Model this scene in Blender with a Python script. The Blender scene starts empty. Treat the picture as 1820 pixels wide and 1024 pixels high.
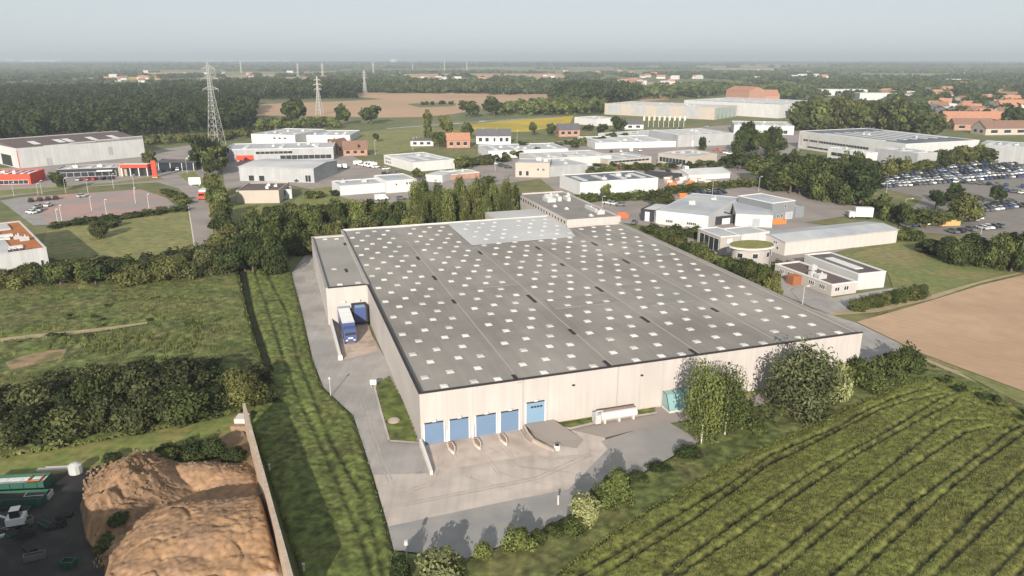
import bpy, math, random
import numpy as np
from mathutils import Vector
random.seed(7)
R = math.radians
sc = bpy.context.scene
col = sc.collection

# ------------------------------------------------------------------ survey: where a point of the aerial view lies on the land
F, H = 1300.0, 55.0
TILT = math.atan(407 / F)
CT, ST = math.cos(TILT), math.sin(TILT)
def G(px, py, z=0.0):
    a, b = (px - 910) / F, (512 - py) / F
    d = (a, CT + b * ST, -ST + b * CT)
    k = (z - H) / d[2]
    return Vector((d[0] * k, d[1] * k, z))
def PY(x, y, z):
    z -= H
    return 512 - F * (y * ST + z * CT) / (y * CT - z * ST)
def height_from(px, base, top):
    g = G(px, base); lo, hi = 0.0, 54.0
    for _ in range(40):
        m = (lo + hi) / 2
        if PY(g.x, g.y, m) > top: lo = m
        else: hi = m
    return lo
def h_roof(px, top, base):
    lo, hi = 0.2, 45.0
    for _ in range(40):
        m = (lo + hi) / 2
        p = G(px, top, m)
        if PY(p.x, p.y, 0) < base: lo = m
        else: hi = m
    return lo
def poly(*pts): return [tuple(G(*p)[:2]) for p in pts]

# ------------------------------------------------------------------ materials
MATS = {}
def M(name, c, rough=.85, var=.12, scale=.4, c2=None, mix_scale=.05, mix_lo=.45, mix_hi=.6, spec=.25, metal=0, bump=0, bscale=3, stripe=None, contrast=.25, objrand=0, tint=False, transl=0, tintmul=.55, streak=0):
    if name in MATS: return MATS[name]
    m = bpy.data.materials.new(name); m.use_nodes = True
    nt = m.node_tree; N = nt.nodes; L = nt.links
    b = N['Principled BSDF']; b.inputs['Roughness'].default_value = rough
    b.inputs['Specular IOR Level'].default_value = spec; b.inputs['Metallic'].default_value = metal
    tc = N.new('ShaderNodeTexCoord')
    def noise(s, det=4):
        n = N.new('ShaderNodeTexNoise'); n.inputs['Scale'].default_value = s; n.inputs['Detail'].default_value = det
        L.new(tc.outputs['Object'], n.inputs['Vector']); return n
    def mixc(fac, a, bcol):
        x = N.new('ShaderNodeMix'); x.data_type = 'RGBA'
        if fac is not None: L.new(fac, x.inputs[0])
        for s, v in ((6, a), (7, bcol)):
            if isinstance(v, tuple): x.inputs[s].default_value = (*v, 1)
            else: L.new(v, x.inputs[s])
        return x.outputs[2]
    base = c
    if c2 is not None:
        n = noise(mix_scale, 6); r = N.new('ShaderNodeValToRGB')
        r.color_ramp.elements[0].position = mix_lo; r.color_ramp.elements[1].position = mix_hi
        L.new(n.outputs['Fac'], r.inputs['Fac']); base = mixc(r.outputs['Color'], c, c2)
    if var:
        n = noise(scale, 5)
        mr = N.new('ShaderNodeMapRange'); mr.inputs[1].default_value = .5 - contrast; mr.inputs[2].default_value = .5 + contrast
        mr.inputs[3].default_value = 1 - var; mr.inputs[4].default_value = 1 + var
        L.new(n.outputs['Fac'], mr.inputs[0])
        vm = N.new('ShaderNodeVectorMath'); vm.operation = 'SCALE'
        if isinstance(base, tuple): vm.inputs[0].default_value = base
        else: L.new(base, vm.inputs[0])
        L.new(mr.outputs[0], vm.inputs['Scale']); base = vm.outputs[0]
    if streak:                                   # rain streaks running down a wall, dirt drawn along a roof
        mp = N.new('ShaderNodeMapping'); mp.inputs['Scale'].default_value = (1.1, .06, .07); L.new(tc.outputs['Object'], mp.inputs[0])
        n = N.new('ShaderNodeTexNoise'); n.inputs['Scale'].default_value = 1.0; n.inputs['Detail'].default_value = 5; L.new(mp.outputs[0], n.inputs['Vector'])
        mr = N.new('ShaderNodeMapRange'); mr.inputs[1].default_value = .3; mr.inputs[2].default_value = .7; mr.inputs[3].default_value = 1 - streak * 1.6; mr.inputs[4].default_value = 1 + streak; L.new(n.outputs['Fac'], mr.inputs[0])
        vm = N.new('ShaderNodeVectorMath'); vm.operation = 'SCALE'
        if isinstance(base, tuple): vm.inputs[0].default_value = base
        else: L.new(base, vm.inputs[0])
        L.new(mr.outputs[0], vm.inputs['Scale']); base = vm.outputs[0]
    if stripe:                                   # (axis, period, dark line share, factor): panel joints or ribs of the cladding
        ax, per, share, fac = stripe
        sx = N.new('ShaderNodeSeparateXYZ'); L.new(tc.outputs['Object'], sx.inputs[0])
        if ax == 'XY':
            ad = N.new('ShaderNodeMath'); ad.operation = 'ADD'; L.new(sx.outputs[0], ad.inputs[0]); L.new(sx.outputs[1], ad.inputs[1]); o = ad.outputs[0]
        else: o = sx.outputs['XYZ'.index(ax)]
        d = N.new('ShaderNodeMath'); d.operation = 'DIVIDE'; L.new(o, d.inputs[0]); d.inputs[1].default_value = per
        f = N.new('ShaderNodeMath'); f.operation = 'FRACT'; L.new(d.outputs[0], f.inputs[0])
        l = N.new('ShaderNodeMath'); l.operation = 'LESS_THAN'; L.new(f.outputs[0], l.inputs[0]); l.inputs[1].default_value = share
        mr = N.new('ShaderNodeMapRange'); mr.inputs[3].default_value = 1; mr.inputs[4].default_value = fac; L.new(l.outputs[0], mr.inputs[0])
        vm = N.new('ShaderNodeVectorMath'); vm.operation = 'SCALE'
        if isinstance(base, tuple): vm.inputs[0].default_value = base
        else: L.new(base, vm.inputs[0])
        L.new(mr.outputs[0], vm.inputs['Scale']); base = vm.outputs[0]
    if tint:                                     # leaf colour differs from leaf clump to leaf clump
        at = N.new('ShaderNodeAttribute'); at.attribute_name = 'tint'
        mr = N.new('ShaderNodeMapRange'); mr.inputs[3].default_value = 1 - tintmul; mr.inputs[4].default_value = 1 + tintmul
        L.new(at.outputs['Fac'], mr.inputs[0])
        vm = N.new('ShaderNodeVectorMath'); vm.operation = 'SCALE'
        if isinstance(base, tuple): vm.inputs[0].default_value = base
        else: L.new(base, vm.inputs[0])
        L.new(mr.outputs[0], vm.inputs['Scale']); base = vm.outputs[0]
    if objrand:
        oi = N.new('ShaderNodeObjectInfo')
        mr = N.new('ShaderNodeMapRange'); mr.inputs[3].default_value = 1 - objrand; mr.inputs[4].default_value = 1 + objrand
        L.new(oi.outputs['Random'], mr.inputs[0])
        hs = N.new('ShaderNodeHueSaturation'); L.new(mr.outputs[0], hs.inputs['Value'])
        mh = N.new('ShaderNodeMapRange'); mh.inputs[3].default_value = .515; mh.inputs[4].default_value = .492
        L.new(oi.outputs['Random'], mh.inputs[0]); L.new(mh.outputs[0], hs.inputs['Hue'])
        if isinstance(base, tuple): hs.inputs['Color'].default_value = (*base, 1)
        else: L.new(base, hs.inputs['Color'])
        base = hs.outputs['Color']
    if isinstance(base, tuple): b.inputs['Base Color'].default_value = (*base, 1)
    else: L.new(base, b.inputs['Base Color'])
    if bump:
        n = noise(bscale, 6); bp = N.new('ShaderNodeBump'); bp.inputs['Strength'].default_value = bump; bp.inputs['Distance'].default_value = .3
        L.new(n.outputs['Fac'], bp.inputs['Height']); L.new(bp.outputs[0], b.inputs['Normal'])
    if transl:
        t = N.new('ShaderNodeBsdfTranslucent'); ms = N.new('ShaderNodeMixShader'); ms.inputs[0].default_value = transl
        if isinstance(base, tuple): t.inputs[0].default_value = (*base, 1)
        else: L.new(base, t.inputs[0])
        L.new(b.outputs[0], ms.inputs[1]); L.new(t.outputs[0], ms.inputs[2]); L.new(ms.outputs[0], N['Material Output'].inputs[0])
    MATS[name] = m
    return m
W_PINK = M('warm_panel', (.425, .39, .366), var=.06, scale=.15, stripe=('X', 4, .02, .86), streak=.05)
W_WHITE = M('white_cladding', (.47, .47, .465), var=.07, scale=.2, stripe=('X', 5, .03, .88), streak=.06)
W_BRIGHT = M('white_render', (.53, .525, .52), var=.05, scale=.2, streak=.05)
W_GREY = M('grey_cladding', (.34, .345, .35), var=.08, scale=.2, stripe=('X', 4, .03, .88), streak=.06)
W_DGREY = M('dark_grey_cladding', (.2, .215, .23), var=.08, scale=.3, stripe=('X', 1.0, .1, .85))
W_BLACK = M('black_cladding', (.035, .035, .04), var=.2, scale=.4)
W_BEIGE = M('beige_render', (.4, .35, .3), var=.06, scale=.2)
W_TAN = M('ribbed_tan_wall', (.47, .43, .405), var=.05, scale=.2, stripe=('X', 2.4, .1, .9))
W_BRICK = M('red_brick', (.35, .2, .145), var=.15, scale=.6)
W_WOOD = M('weathered_wood', (.36, .33, .31), var=.14, scale=.7, stripe=('Z', .35, .15, .75))
R_GREY = M('grey_felt_roof', (.285, .262, .237), var=.13, scale=.09, c2=(.225, .206, .186), mix_scale=.03, mix_lo=.38, mix_hi=.62, spec=.1, contrast=.2, stripe=('Y', 7.3, .02, .9), streak=.05)
R_LIGHT = M('light_membrane_roof', (.49, .485, .475), var=.13, scale=.12, c2=(.4, .4, .4), mix_scale=.06)
R_PALE = M('pale_metal_roof', (.42, .425, .425), var=.12, scale=.15, c2=(.33, .345, .37), mix_scale=.07)
R_BLUE = M('solar_dark_roof', (.11, .125, .15), var=.15, scale=.1, c2=(.15, .16, .18), mix_scale=.08, stripe=('X', 4, .06, 1.4))
R_DARK = M('dark_felt_roof', (.105, .09, .085), var=.2, scale=.2, c2=(.14, .125, .115), mix_scale=.1)
R_BROWN = M('brown_sheet_roof', (.12, .088, .082), var=.12, scale=.2, stripe=('X', 1.5, .08, 1.15))
R_RUST = M('rust_roof', (.35, .13, .045), var=.15, scale=.5)
R_TILE = M('orange_tile', (.36, .18, .115), var=.18, scale=.8)
R_TILE2 = M('brown_tile', (.2, .12, .09), var=.18, scale=.8)
R_SLATE = M('slate_tile', (.1, .1, .11), var=.15, scale=.8)
R_SEDUM = M('sedum_roof', (.2, .19, .06), var=.25, scale=.9, bump=.5)
TRIM_W = M('white_trim', (.58, .565, .55), var=0)
TRIM_D = M('dark_coping', (.035, .03, .032), var=.1)
SKYL = M('rooflight_dome', (.62, .61, .59), rough=.35, var=.04, scale=1, spec=.4)
GLASS = M('dark_glass', (.025, .032, .04), rough=.08, var=0, spec=.6)
TEAL = M('teal_glass', (.2, .33, .33), rough=.15, var=.1, scale=.8, spec=.6)
BLUE = M('blue_door', (.13, .195, .295), rough=.5, var=.05, scale=.4, stripe=('Z', .55, .06, .85))
BLUE2 = M('light_blue_door', (.18, .28, .385), rough=.5, var=.04, scale=.4, stripe=('Z', .8, .05, .85))
CAB = M('blue_cab_paint', (.055, .08, .2), rough=.35, var=0, spec=.5)
RED = M('red_panel', (.62, .06, .03), rough=.5, var=.05)
ORANGE = M('orange_paint', (.5, .17, .05), rough=.6, var=.1)
YELLOW = M('yellow_paint', (.75, .45, .04), rough=.4, var=0)
METAL = M('galvanised_steel', (.48, .49, .48), rough=.5, var=.08, scale=1, metal=.2)
TYRE = M('tyre_rubber', (.02, .02, .02), var=0)
CONC = M('concrete', (.46, .4, .355), var=.12, scale=.25, c2=(.39, .335, .295), mix_scale=.1, contrast=.2, streak=.06)
CONC_W = M('pale_concrete', (.56, .5, .45), var=.12, scale=.7)
CONC_D = M('weathered_concrete', (.4, .31, .235), var=.25, scale=.9)
ASPH = M('grey_asphalt', (.33, .305, .285), var=.1, scale=.3, c2=(.275, .257, .243), mix_scale=.1, contrast=.2, streak=.05)
ASPH_D = M('dark_asphalt', (.255, .243, .233), var=.1, scale=.3, c2=(.285, .265, .25), mix_scale=.15)
ASPH_B = M('brown_asphalt', (.29, .25, .225), var=.1, scale=.2, c2=(.24, .212, .195), mix_scale=.1)
SHADED_BLACKTOP = M('shaded_yard', (.024, .022, .022), var=.3, scale=.3, c2=(.045, .04, .036), mix_scale=.2)  # dark asphalt, with the shade over the yard put into its colour
PAVE = M('pink_paving', (.36, .235, .21), var=.06, scale=.2, c2=(.28, .235, .215), mix_scale=.05, mix_lo=.48, mix_hi=.53)
GRASS = M('countryside_grass', (.12, .135, .05), var=.3, scale=.15, c2=(.165, .15, .065), mix_scale=.02)
MEADOW = M('rough_meadow', (.09, .108, .032), var=.4, scale=.7, c2=(.118, .112, .042), mix_scale=.09, tint=True, tintmul=.6)
STRIP = M('green_verge', (.095, .117, .03), var=.35, scale=.9, c2=(.105, .115, .033), mix_scale=.12, tint=True, tintmul=.6)
LAWN = M('mown_lawn', (.15, .175, .05), var=.3, scale=.8, c2=(.2, .185, .065), mix_scale=.2)
MEADOW_F = M('flat_meadow', (.15, .165, .055), var=.35, scale=.6, c2=(.2, .175, .075), mix_scale=.06)
DRYMEADOW = M('dry_meadow', (.21, .195, .075), var=.35, scale=.4, c2=(.165, .17, .06), mix_scale=.07)
CROP = M('green_cereal', (.112, .122, .03), var=.25, scale=.5, c2=(.11, .11, .03), mix_scale=.06, tint=True, tintmul=.8)
FIELD = M('bare_soil_field', (.43, .292, .19), var=.09, scale=.25, c2=(.385, .255, .165), mix_scale=.035, stripe=('XY', 3.2, .3, .95))
FIELD2 = M('far_soil_field', (.42, .27, .17), var=.05, scale=.01, c2=(.37, .25, .15), mix_scale=.004)
RAPE = M('rape_field', (.5, .34, .035), var=.15, scale=.03, c2=(.34, .27, .04), mix_scale=.01)
SOIL = M('heaped_soil', (.25, .152, .084), var=.22, scale=.5, c2=(.225, .14, .085), mix_scale=.15, tint=True, tintmul=.4)
SAND = M('pale_sand', (.46, .35, .27), var=.12, scale=.5)
DITCH = M('ditch_shade', (.022, .026, .014), var=.4, rough=.95, spec=.05)  # dark growth in the ditch, its shade put into the colour
WATER = M('canal_water', (.3, .33, .34), rough=.2, var=0)
TRACK = M('sandy_track', (.33, .26, .16), var=.2, scale=.4)
LEAF = {}
for k, c in dict(green=(.072, .088, .026), dark=(.048, .064, .02), olive=(.1, .105, .034), light=(.115, .135, .04), pale=(.24, .25, .11), willow=(.135, .146, .066), far=(.062, .08, .03), thicket=(.07, .078, .03)).items():
    LEAF[k] = M('leaves_' + k, tuple(x * 1.08 for x in c), rough=.75, var=0, tint=True, objrand=.34, transl=.28, spec=.2, tintmul=.6)
BARK = M('brown_bark', (.12, .09, .065), var=.2, scale=3)
BARK_W = M('white_bark', (.55, .52, .47), var=.2, scale=3)

# ------------------------------------------------------------------ mesh building
class MB:
    def __init__(s): s.v = []; s.f = []; s.m = []; s.mats = []
    def mi(s, mat):
        if mat not in s.mats: s.mats.append(mat)
        return s.mats.index(mat)
    def face(s, pts, mat):
        i = len(s.v); s.v += [tuple(p) for p in pts]; s.f.append(tuple(range(i, i + len(pts)))); s.m.append(s.mi(mat))
    def prism(s, pts, z0, z1, mat, top=None, bottom=True):
        n = len(pts); i = len(s.v)
        s.v += [(p[0], p[1], z0) for p in pts] + [(p[0], p[1], z1) for p in pts]
        k = s.mi(mat); kt = s.mi(top or mat)
        for j in range(n): s.f.append((i + j, i + (j + 1) % n, i + n + (j + 1) % n, i + n + j)); s.m.append(k)
        s.f.append(tuple(i + n + j for j in range(n))); s.m.append(kt)
        if bottom: s.f.append(tuple(i + n - 1 - j for j in range(n))); s.m.append(k)
    def box(s, x0, x1, y0, y1, z0, z1, mat, top=None): s.prism([(x0, y0), (x1, y0), (x1, y1), (x0, y1)], z0, z1, mat, top)
    def ring(s, pts, t, z0, z1, zi, mat, top=None):
        # walls of thickness t round a convex-ish plan, inner faces down to zi
        q = inset(pts, t); n = len(pts); k = s.mi(mat); kt = s.mi(top or mat); i = len(s.v)
        s.v += [(*p, z0) for p in pts] + [(*p, z1) for p in pts] + [(*p, z1) for p in q] + [(*p, zi) for p in q]
        for j in range(n):
            a, b = j, (j + 1) % n
            s.f += [(i + a, i + b, i + n + b, i + n + a), (i + n + a, i + n + b, i + 2 * n + b, i + 2 * n + a), (i + 2 * n + a, i + 2 * n + b, i + 3 * n + b, i + 3 * n + a)]
            s.m += [k, kt, k]
    def tube(s, pts, r, mat, n=6, r1=None):
        pts = [Vector(p) for p in pts]; i = len(s.v); k = s.mi(mat); m = len(pts)
        for q, p in enumerate(pts):
            d = (pts[min(q + 1, m - 1)] - pts[max(q - 1, 0)]).normalized()
            u = d.cross(Vector((0, 1, 0)) if abs(d.y) < .9 else Vector((1, 0, 0))).normalized(); w = d.cross(u)
            rr = r if r1 is None else r + (r1 - r) * q / (m - 1)
            for j in range(n):
                a = 2 * math.pi * j / n; s.v.append(tuple(p + u * rr * math.cos(a) + w * rr * math.sin(a)))
        for q in range(m - 1):
            for j in range(n):
                s.f.append((i + q * n + j, i + q * n + (j + 1) % n, i + (q + 1) * n + (j + 1) % n, i + (q + 1) * n + j)); s.m.append(k)
        s.f.append(tuple(i + j for j in range(n))); s.m.append(k); s.f.append(tuple(i + (m - 1) * n + j for j in range(n))); s.m.append(k)
    def mesh(s, name):
        me = bpy.data.meshes.new(name); me.from_pydata(s.v, [], s.f)
        for m in s.mats: me.materials.append(m)
        me.polygons.foreach_set('material_index', s.m); me.update(); return me
    def build(s, name, parent=None, loc=None):
        o = bpy.data.objects.new(name, s.mesh(name)); col.objects.link(o); o.parent = parent
        if loc: o.location = loc
        return o
def inset(pts, t):
    n = len(pts); out = []
    for j in range(n):
        p0, p1, p2 = Vector(pts[j - 1]), Vector(pts[j]), Vector(pts[(j + 1) % n])
        d1 = (p1 - p0).normalized(); d2 = (p2 - p1).normalized()
        n1 = Vector((-d1.y, d1.x)); n2 = Vector((-d2.y, d2.x)); b = n1 + n2
        b = b / max(.3, (1 + n1.dot(n2)))
        out.append(tuple(p1 + b * t))
    return out
def tag(o, label, cat, group=None, kind=None):
    if label: o['label'] = label
    if cat: o['category'] = cat
    if group: o['group'] = group
    if kind: o['kind'] = kind
    return o
def thing(name, label, cat, loc=(0, 0, 0), rz=0, group=None):
    o = bpy.data.objects.new(name, None); o.empty_display_size = 1; col.objects.link(o)
    o.location = loc; o.rotation_euler = (0, 0, rz)
    return tag(o, label, cat, group)
def copy_tree(o, parent=None):
    c = o.copy(); col.objects.link(c); c.parent = parent
    for ch in KIDS.get(o.name, []): copy_tree(ch, c)
    return c
KIDS = {}
def area(pts): return sum(pts[i - 1][0] * pts[i][1] - pts[i][0] * pts[i - 1][1] for i in range(len(pts))) / 2
def sheet(name, pts, z, mat, kind='structure', label=None, cat=None):
    if area(pts) < 0: pts = pts[::-1]
    mb = MB(); mb.face([(p[0], p[1], z) for p in pts], mat); o = mb.build(name)
    return tag(o, label, cat, None, kind)
def np_mesh(name, v, f, mats, tint=None, smooth=False):
    me = bpy.data.meshes.new(name)
    nv, nf = len(v), len(f); k = f.shape[1]
    me.vertices.add(nv); me.vertices.foreach_set('co', np.ascontiguousarray(v, np.float32).ravel())
    me.loops.add(nf * k); me.loops.foreach_set('vertex_index', np.ascontiguousarray(f, np.int32).ravel())
    me.polygons.add(nf); me.polygons.foreach_set('loop_start', np.arange(0, nf * k, k, dtype=np.int32))
    try: me.polygons.foreach_set('loop_total', np.full(nf, k, np.int32))
    except Exception: pass
    for m in mats: me.materials.append(m)
    me.update(calc_edges=True)
    if tint is not None:
        a = me.attributes.new('tint', 'FLOAT', 'POINT'); a.data.foreach_set('value', np.ascontiguousarray(tint, np.float32))
    if smooth: me.polygons.foreach_set('use_smooth', np.ones(nf, bool))
    return me
def link(name, me, parent=None):
    o = bpy.data.objects.new(name, me); col.objects.link(o); o.parent = parent; return o

# numpy value noise
def vnoise(x, y, seed=0):
    xi, yi = np.floor(x).astype(np.int64), np.floor(y).astype(np.int64); fx, fy = x - xi, y - yi
    def h(a, b):
        n = (a * 374761393 + b * 668265263 + seed * 144665) & 0x7fffffff
        n = ((n ^ (n >> 13)) * 1274126177) & 0x7fffffff
        return ((n ^ (n >> 16)) & 0xffff) / 65535.0
    fx, fy = fx * fx * (3 - 2 * fx), fy * fy * (3 - 2 * fy)
    return (h(xi, yi) * (1 - fx) + h(xi + 1, yi) * fx) * (1 - fy) + (h(xi, yi + 1) * (1 - fx) + h(xi + 1, yi + 1) * fx) * fy
def fbm(x, y, s, o=3, seed=0):
    t = np.zeros_like(x); a = 1; n = 0
    for i in range(o): t += a * vnoise(x / s, y / s, seed + i); n += a; a *= .5; s *= .5
    return t / n
def inside(pts, x, y):
    r = np.zeros(x.shape, bool); n = len(pts)
    for i in range(n):
        (x0, y0), (x1, y1) = pts[i - 1], pts[i]
        if y0 == y1: continue
        c = ((y0 > y) != (y1 > y)) & (x < (x1 - x0) * (y - y0) / (y1 - y0) + x0); r ^= c
    return r
def seg_dist(pl, x, y, closed=False):
    d = np.full(x.shape, 1e9); n = len(pl)
    for i in range(0 if closed else 1, n):
        (ax, ay), (bx, by) = pl[i - 1], pl[i]; dx, dy = bx - ax, by - ay; l2 = dx * dx + dy * dy + 1e-9
        t = np.clip(((x - ax) * dx + (y - ay) * dy) / l2, 0, 1)
        d = np.minimum(d, np.hypot(x - ax - t * dx, y - ay - t * dy))
    return d
def relief(name, pts, step, fn, mat, kind='stuff', label=None, cat=None, edge=.6, z=.2, tfn=None):
    xs = [p[0] for p in pts]; ys = [p[1] for p in pts]
    X, Y = np.meshgrid(np.arange(min(xs), max(xs) + step, step), np.arange(min(ys), max(ys) + step, step))
    jx = (vnoise(X * 7.3, Y * 7.3, 5) - .5) * step * .5; X2 = X + jx
    ins = inside(pts, X, Y); d = seg_dist(pts, X, Y, True)
    Z = fn(X, Y) * np.clip(d / edge, 0, 1) + z
    nx = X.shape[1]; I = np.arange(X.size).reshape(X.shape)
    ok = ins[:-1, :-1] & ins[1:, :-1] & ins[:-1, 1:] & ins[1:, 1:]
    f = np.stack([I[:-1, :-1][ok], I[:-1, 1:][ok], I[1:, 1:][ok], I[1:, :-1][ok]], 1)
    u, inv = np.unique(f, return_inverse=True)
    v = np.stack([X2.ravel(), Y.ravel(), Z.ravel()], 1)[u]
    rg = np.random.default_rng(len(u)); T = .5 + .34 * (rg.uniform(0, 1, X.shape) - .5) + .85 * (vnoise(X / (step * 2.6), Y / (step * 2.6), 71) - .5)
    if tfn is not None: T = tfn(X, Y, T)
    o = link(name, np_mesh(name, v, inv.reshape(f.shape), [mat], np.clip(T, 0, 1).ravel()[u], smooth=False))
    return tag(o, label, cat, None, kind)
def blades(name, pts, n, h, wdt, mat, zf, label, cat, seed, keep=None):
    rng = np.random.default_rng(seed); xs = [p[0] for p in pts]; ys = [p[1] for p in pts]
    x = rng.uniform(min(xs), max(xs), n); y = rng.uniform(min(ys), max(ys), n)
    ok = inside(pts, x, y)
    if keep is not None: ok &= keep(x, y)
    x, y = x[ok], y[ok]; n = len(x); a = rng.uniform(0, 2 * math.pi, n); hh = h * rng.uniform(.5, 1.2, n); z = zf(x, y)
    lx, ly = rng.normal(0, .45, n) * hh, rng.normal(0, .45, n) * hh; c, s = np.cos(a) * wdt, np.sin(a) * wdt
    v = np.stack([np.stack([x - c, y - s, z], 1), np.stack([x + c, y + s, z], 1), np.stack([x + lx, y + ly, z + hh], 1)], 1).reshape(-1, 3)
    o = link(name, np_mesh(name, v, np.arange(3 * n).reshape(n, 3), [mat], np.repeat(rng.uniform(0, 1, n), 3)))
    return tag(o, label, cat, None, 'stuff')

# ------------------------------------------------------------------ trees
def leaf_quads(rng, p, nrm, size, asp=.62):
    n = len(p); nrm = nrm / (np.linalg.norm(nrm, axis=1, keepdims=True) + 1e-9)
    r = rng.normal(size=(n, 3)); t = np.cross(nrm, r); t /= (np.linalg.norm(t, axis=1, keepdims=True) + 1e-9); b = np.cross(nrm, t)
    s = (size * rng.uniform(.6, 1.3, n))[:, None]
    bend = nrm * s * .25
    return np.stack([p - t * s - bend, p - b * s * asp, p + t * s - bend, p + b * s * asp], 1).reshape(-1, 3)
ARR = {}
def crown_arrays(kind, detail, seed):
    key = (kind, detail, seed)
    if key in ARR: return ARR[key]
    rng = np.random.default_rng(hash((len(kind) * 7 + ord(kind[0]), detail, seed)) % 2**32)
    nc, nl, leaf = {0: (34, 11, .15), 1: (46, 34, .075), 2: (70, 75, .043), 3: (110, 110, .027)}[detail]
    if kind == 'willow': nl = int(nl * .62)
    if kind == 'birch': nc, nl, leaf = int(nc * 1.0), int(nl * .5), leaf * .8
    d = rng.normal(size=(nc, 3)); d /= np.linalg.norm(d, axis=1, keepdims=True)
    r = rng.uniform(0, 1, nc) ** .4
    if kind == 'broad': cz, rz, rr, cr = .6, .36, .4, .17
    elif kind == 'bush': cz, rz, rr, cr = .4, .5, .4, .2
    elif kind == 'hedge': cz, rz, rr, cr = .45, .48, .45, .2
    elif kind == 'willow': cz, rz, rr, cr = .5, .46, .38, .16
    else: cz, rz, rr, cr = .56, .4, .43, .15
    nlb = {'broad': 6, 'bush': 6, 'willow': 7}.get(kind, 0)
    lump = 1 + .22 * np.sin(d[:, 0] * 3 + seed) * np.cos(d[:, 1] * 4 + seed * 2)
    c = d * r[:, None] * np.array([rr, rr, rz]) * lump[:, None]
    if nlb:                                      # a crown of several uneven lobes
        lc = rng.normal(size=(nlb, 3)); lc /= np.linalg.norm(lc, axis=1, keepdims=True); lc *= np.array([rr, rr, rz]) * rng.uniform(.35, .72, (nlb, 1)); ls = rng.uniform(.32, .62, nlb)
        lc[:, 2] = lc[:, 2] * .9 + .04 * rz; li = rng.integers(0, nlb, nc)
        c = lc[li] + d * r[:, None] * np.array([rr, rr, rz * 1.1]) * ls[li][:, None]
    if kind == 'hedge': c = (rng.uniform(-1, 1, (nc, 3))) * np.array([rr, rr * .9, rz])
    if kind in ('poplar', 'birch'):
        t = rng.uniform(0, 1, nc); prof = np.sin(np.pi * np.clip(t * .74 + .16, 0, 1)) ** .5 * rng.uniform(.55, 1.15, nc)
        a = rng.uniform(0, 2 * np.pi, nc); q = rng.uniform(.1, 1, nc) ** .5
        c = np.stack([np.cos(a) * q * prof * rr, np.sin(a) * q * prof * rr, (t - .5) * 2 * rz], 1)
    c[:, 2] += cz
    if kind == 'birch': c[:, 2] = .24 + .71 * np.clip(t, 0, 1)
    crs = cr * rng.uniform(.55, 1.25, nc)
    ci = np.repeat(np.arange(nc), nl); n = len(ci)
    dd = rng.normal(size=(n, 3)); dd /= np.linalg.norm(dd, axis=1, keepdims=True)
    p = c[ci] + dd * (crs[ci] * rng.uniform(.35, 1, n) ** .5)[:, None] * np.array([1, 1, 1.5 if kind == 'birch' else .8 if kind != 'willow' else 1.3])
    if kind == 'willow': p[:, 2] -= np.hypot(p[:, 0], p[:, 1]) * .25
    p[:, 2] = np.where(p[:, 2] < .02, rng.uniform(.02, .15, n), p[:, 2])
    nrm = dd * .8 + (p - np.array([0, 0, cz])) * .9 + rng.normal(size=(n, 3)) * .55
    v = leaf_quads(rng, p, nrm, leaf * np.ones(n), .62 if kind != 'willow' else .4)
    v[:, 2] = np.maximum(v[:, 2], .004)
    tc = rng.uniform(0, 1, nc); tint = np.repeat(np.clip(tc[ci] * .65 + rng.uniform(0, .35, n), 0, 1), 4)
    ARR[key] = (v, np.arange(4 * n).reshape(n, 4), tint); return ARR[key]
CM = {}
def crown_mesh(kind, detail, seed, leaf):
    k = (kind, detail, seed, leaf)
    if k not in CM:
        v, f, t = crown_arrays(kind, detail, seed); CM[k] = np_mesh('crown', v, f, [LEAF[leaf]], t)
    return CM[k]
TM = {}
def trunk_mesh(kind, white, seed):
    k = (kind, white, seed)
    if k not in TM:
        rd = random.Random(seed + 50); mb = MB(); m = BARK_W if white else BARK
        x = rd.uniform(-.02, .02); w = .035 if not white else .017
        mb.tube([(0, 0, 0), (x * .4, x * .3, .2), (x, -x, .5), (x * 1.5, x, .9)], w, m, 6, .008)
        for i in range(6):
            z = .25 + .1 * i; a = rd.uniform(0, 6.28); rr = .34 - .03 * i
            mb.tube([(x * z, -x * z, z), (math.cos(a) * rr * .5, math.sin(a) * rr * .5, z + .06), (math.cos(a) * rr, math.sin(a) * rr, z + .15)], w * .45, m, 4, .004)
        TM[k] = mb.mesh('trunk')
    return TM[k]
NT = [0]
def put_tree(name, label, x, y, h, w, kind='broad', leaf='green', group=None, detail=None, white=False, seeds=3):
    NT[0] += 1
    if detail is None:
        dist = math.hypot(y, 55, x); px = max(h, w) * 720 / dist
        detail = 3 if px > 75 else 2 if px > 34 else 1 if px > 13 else 0
    s = NT[0] * 7 % seeds; rz = (NT[0] * 2.399) % 6.283
    cat = 'bush' if kind in ('bush', 'hedge') else 'tree'
    if cat == 'bush':
        o = link(name, crown_mesh(kind, detail, s, leaf)); tag(o, label, cat, group)
        o.location = (x, y, 0); o.scale = (w, w, h); o.rotation_euler = (0, 0, rz); return o
    t = thing(name, label, cat, (x, y, 0), rz, group); t.scale = (w, w, h)
    link('trunk', trunk_mesh(kind, white, s), t); link('crown', crown_mesh(kind, detail, s, leaf), t)
    return t
def tree(name, label, px, base, top, wpx, kind='broad', leaf='green', group=None, detail=None, white=False):
    g = G(px, base); h = max(.6, height_from(px, base, top)); w = wpx / F * math.hypot(g.y, 55)
    return put_tree(name, label, g.x, g.y, h, w, kind, leaf, group, detail, white)
def along(pts, t):
    n = len(pts) - 1; ds = [math.dist(pts[i], pts[i + 1]) for i in range(n)]; L = sum(ds) * t
    for i in range(n):
        if L <= ds[i] or i == n - 1:
            q = L / ds[i]; return pts[i][0] + (pts[i + 1][0] - pts[i][0]) * q, pts[i][1] + (pts[i + 1][1] - pts[i][1]) * q
        L -= ds[i]
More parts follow.
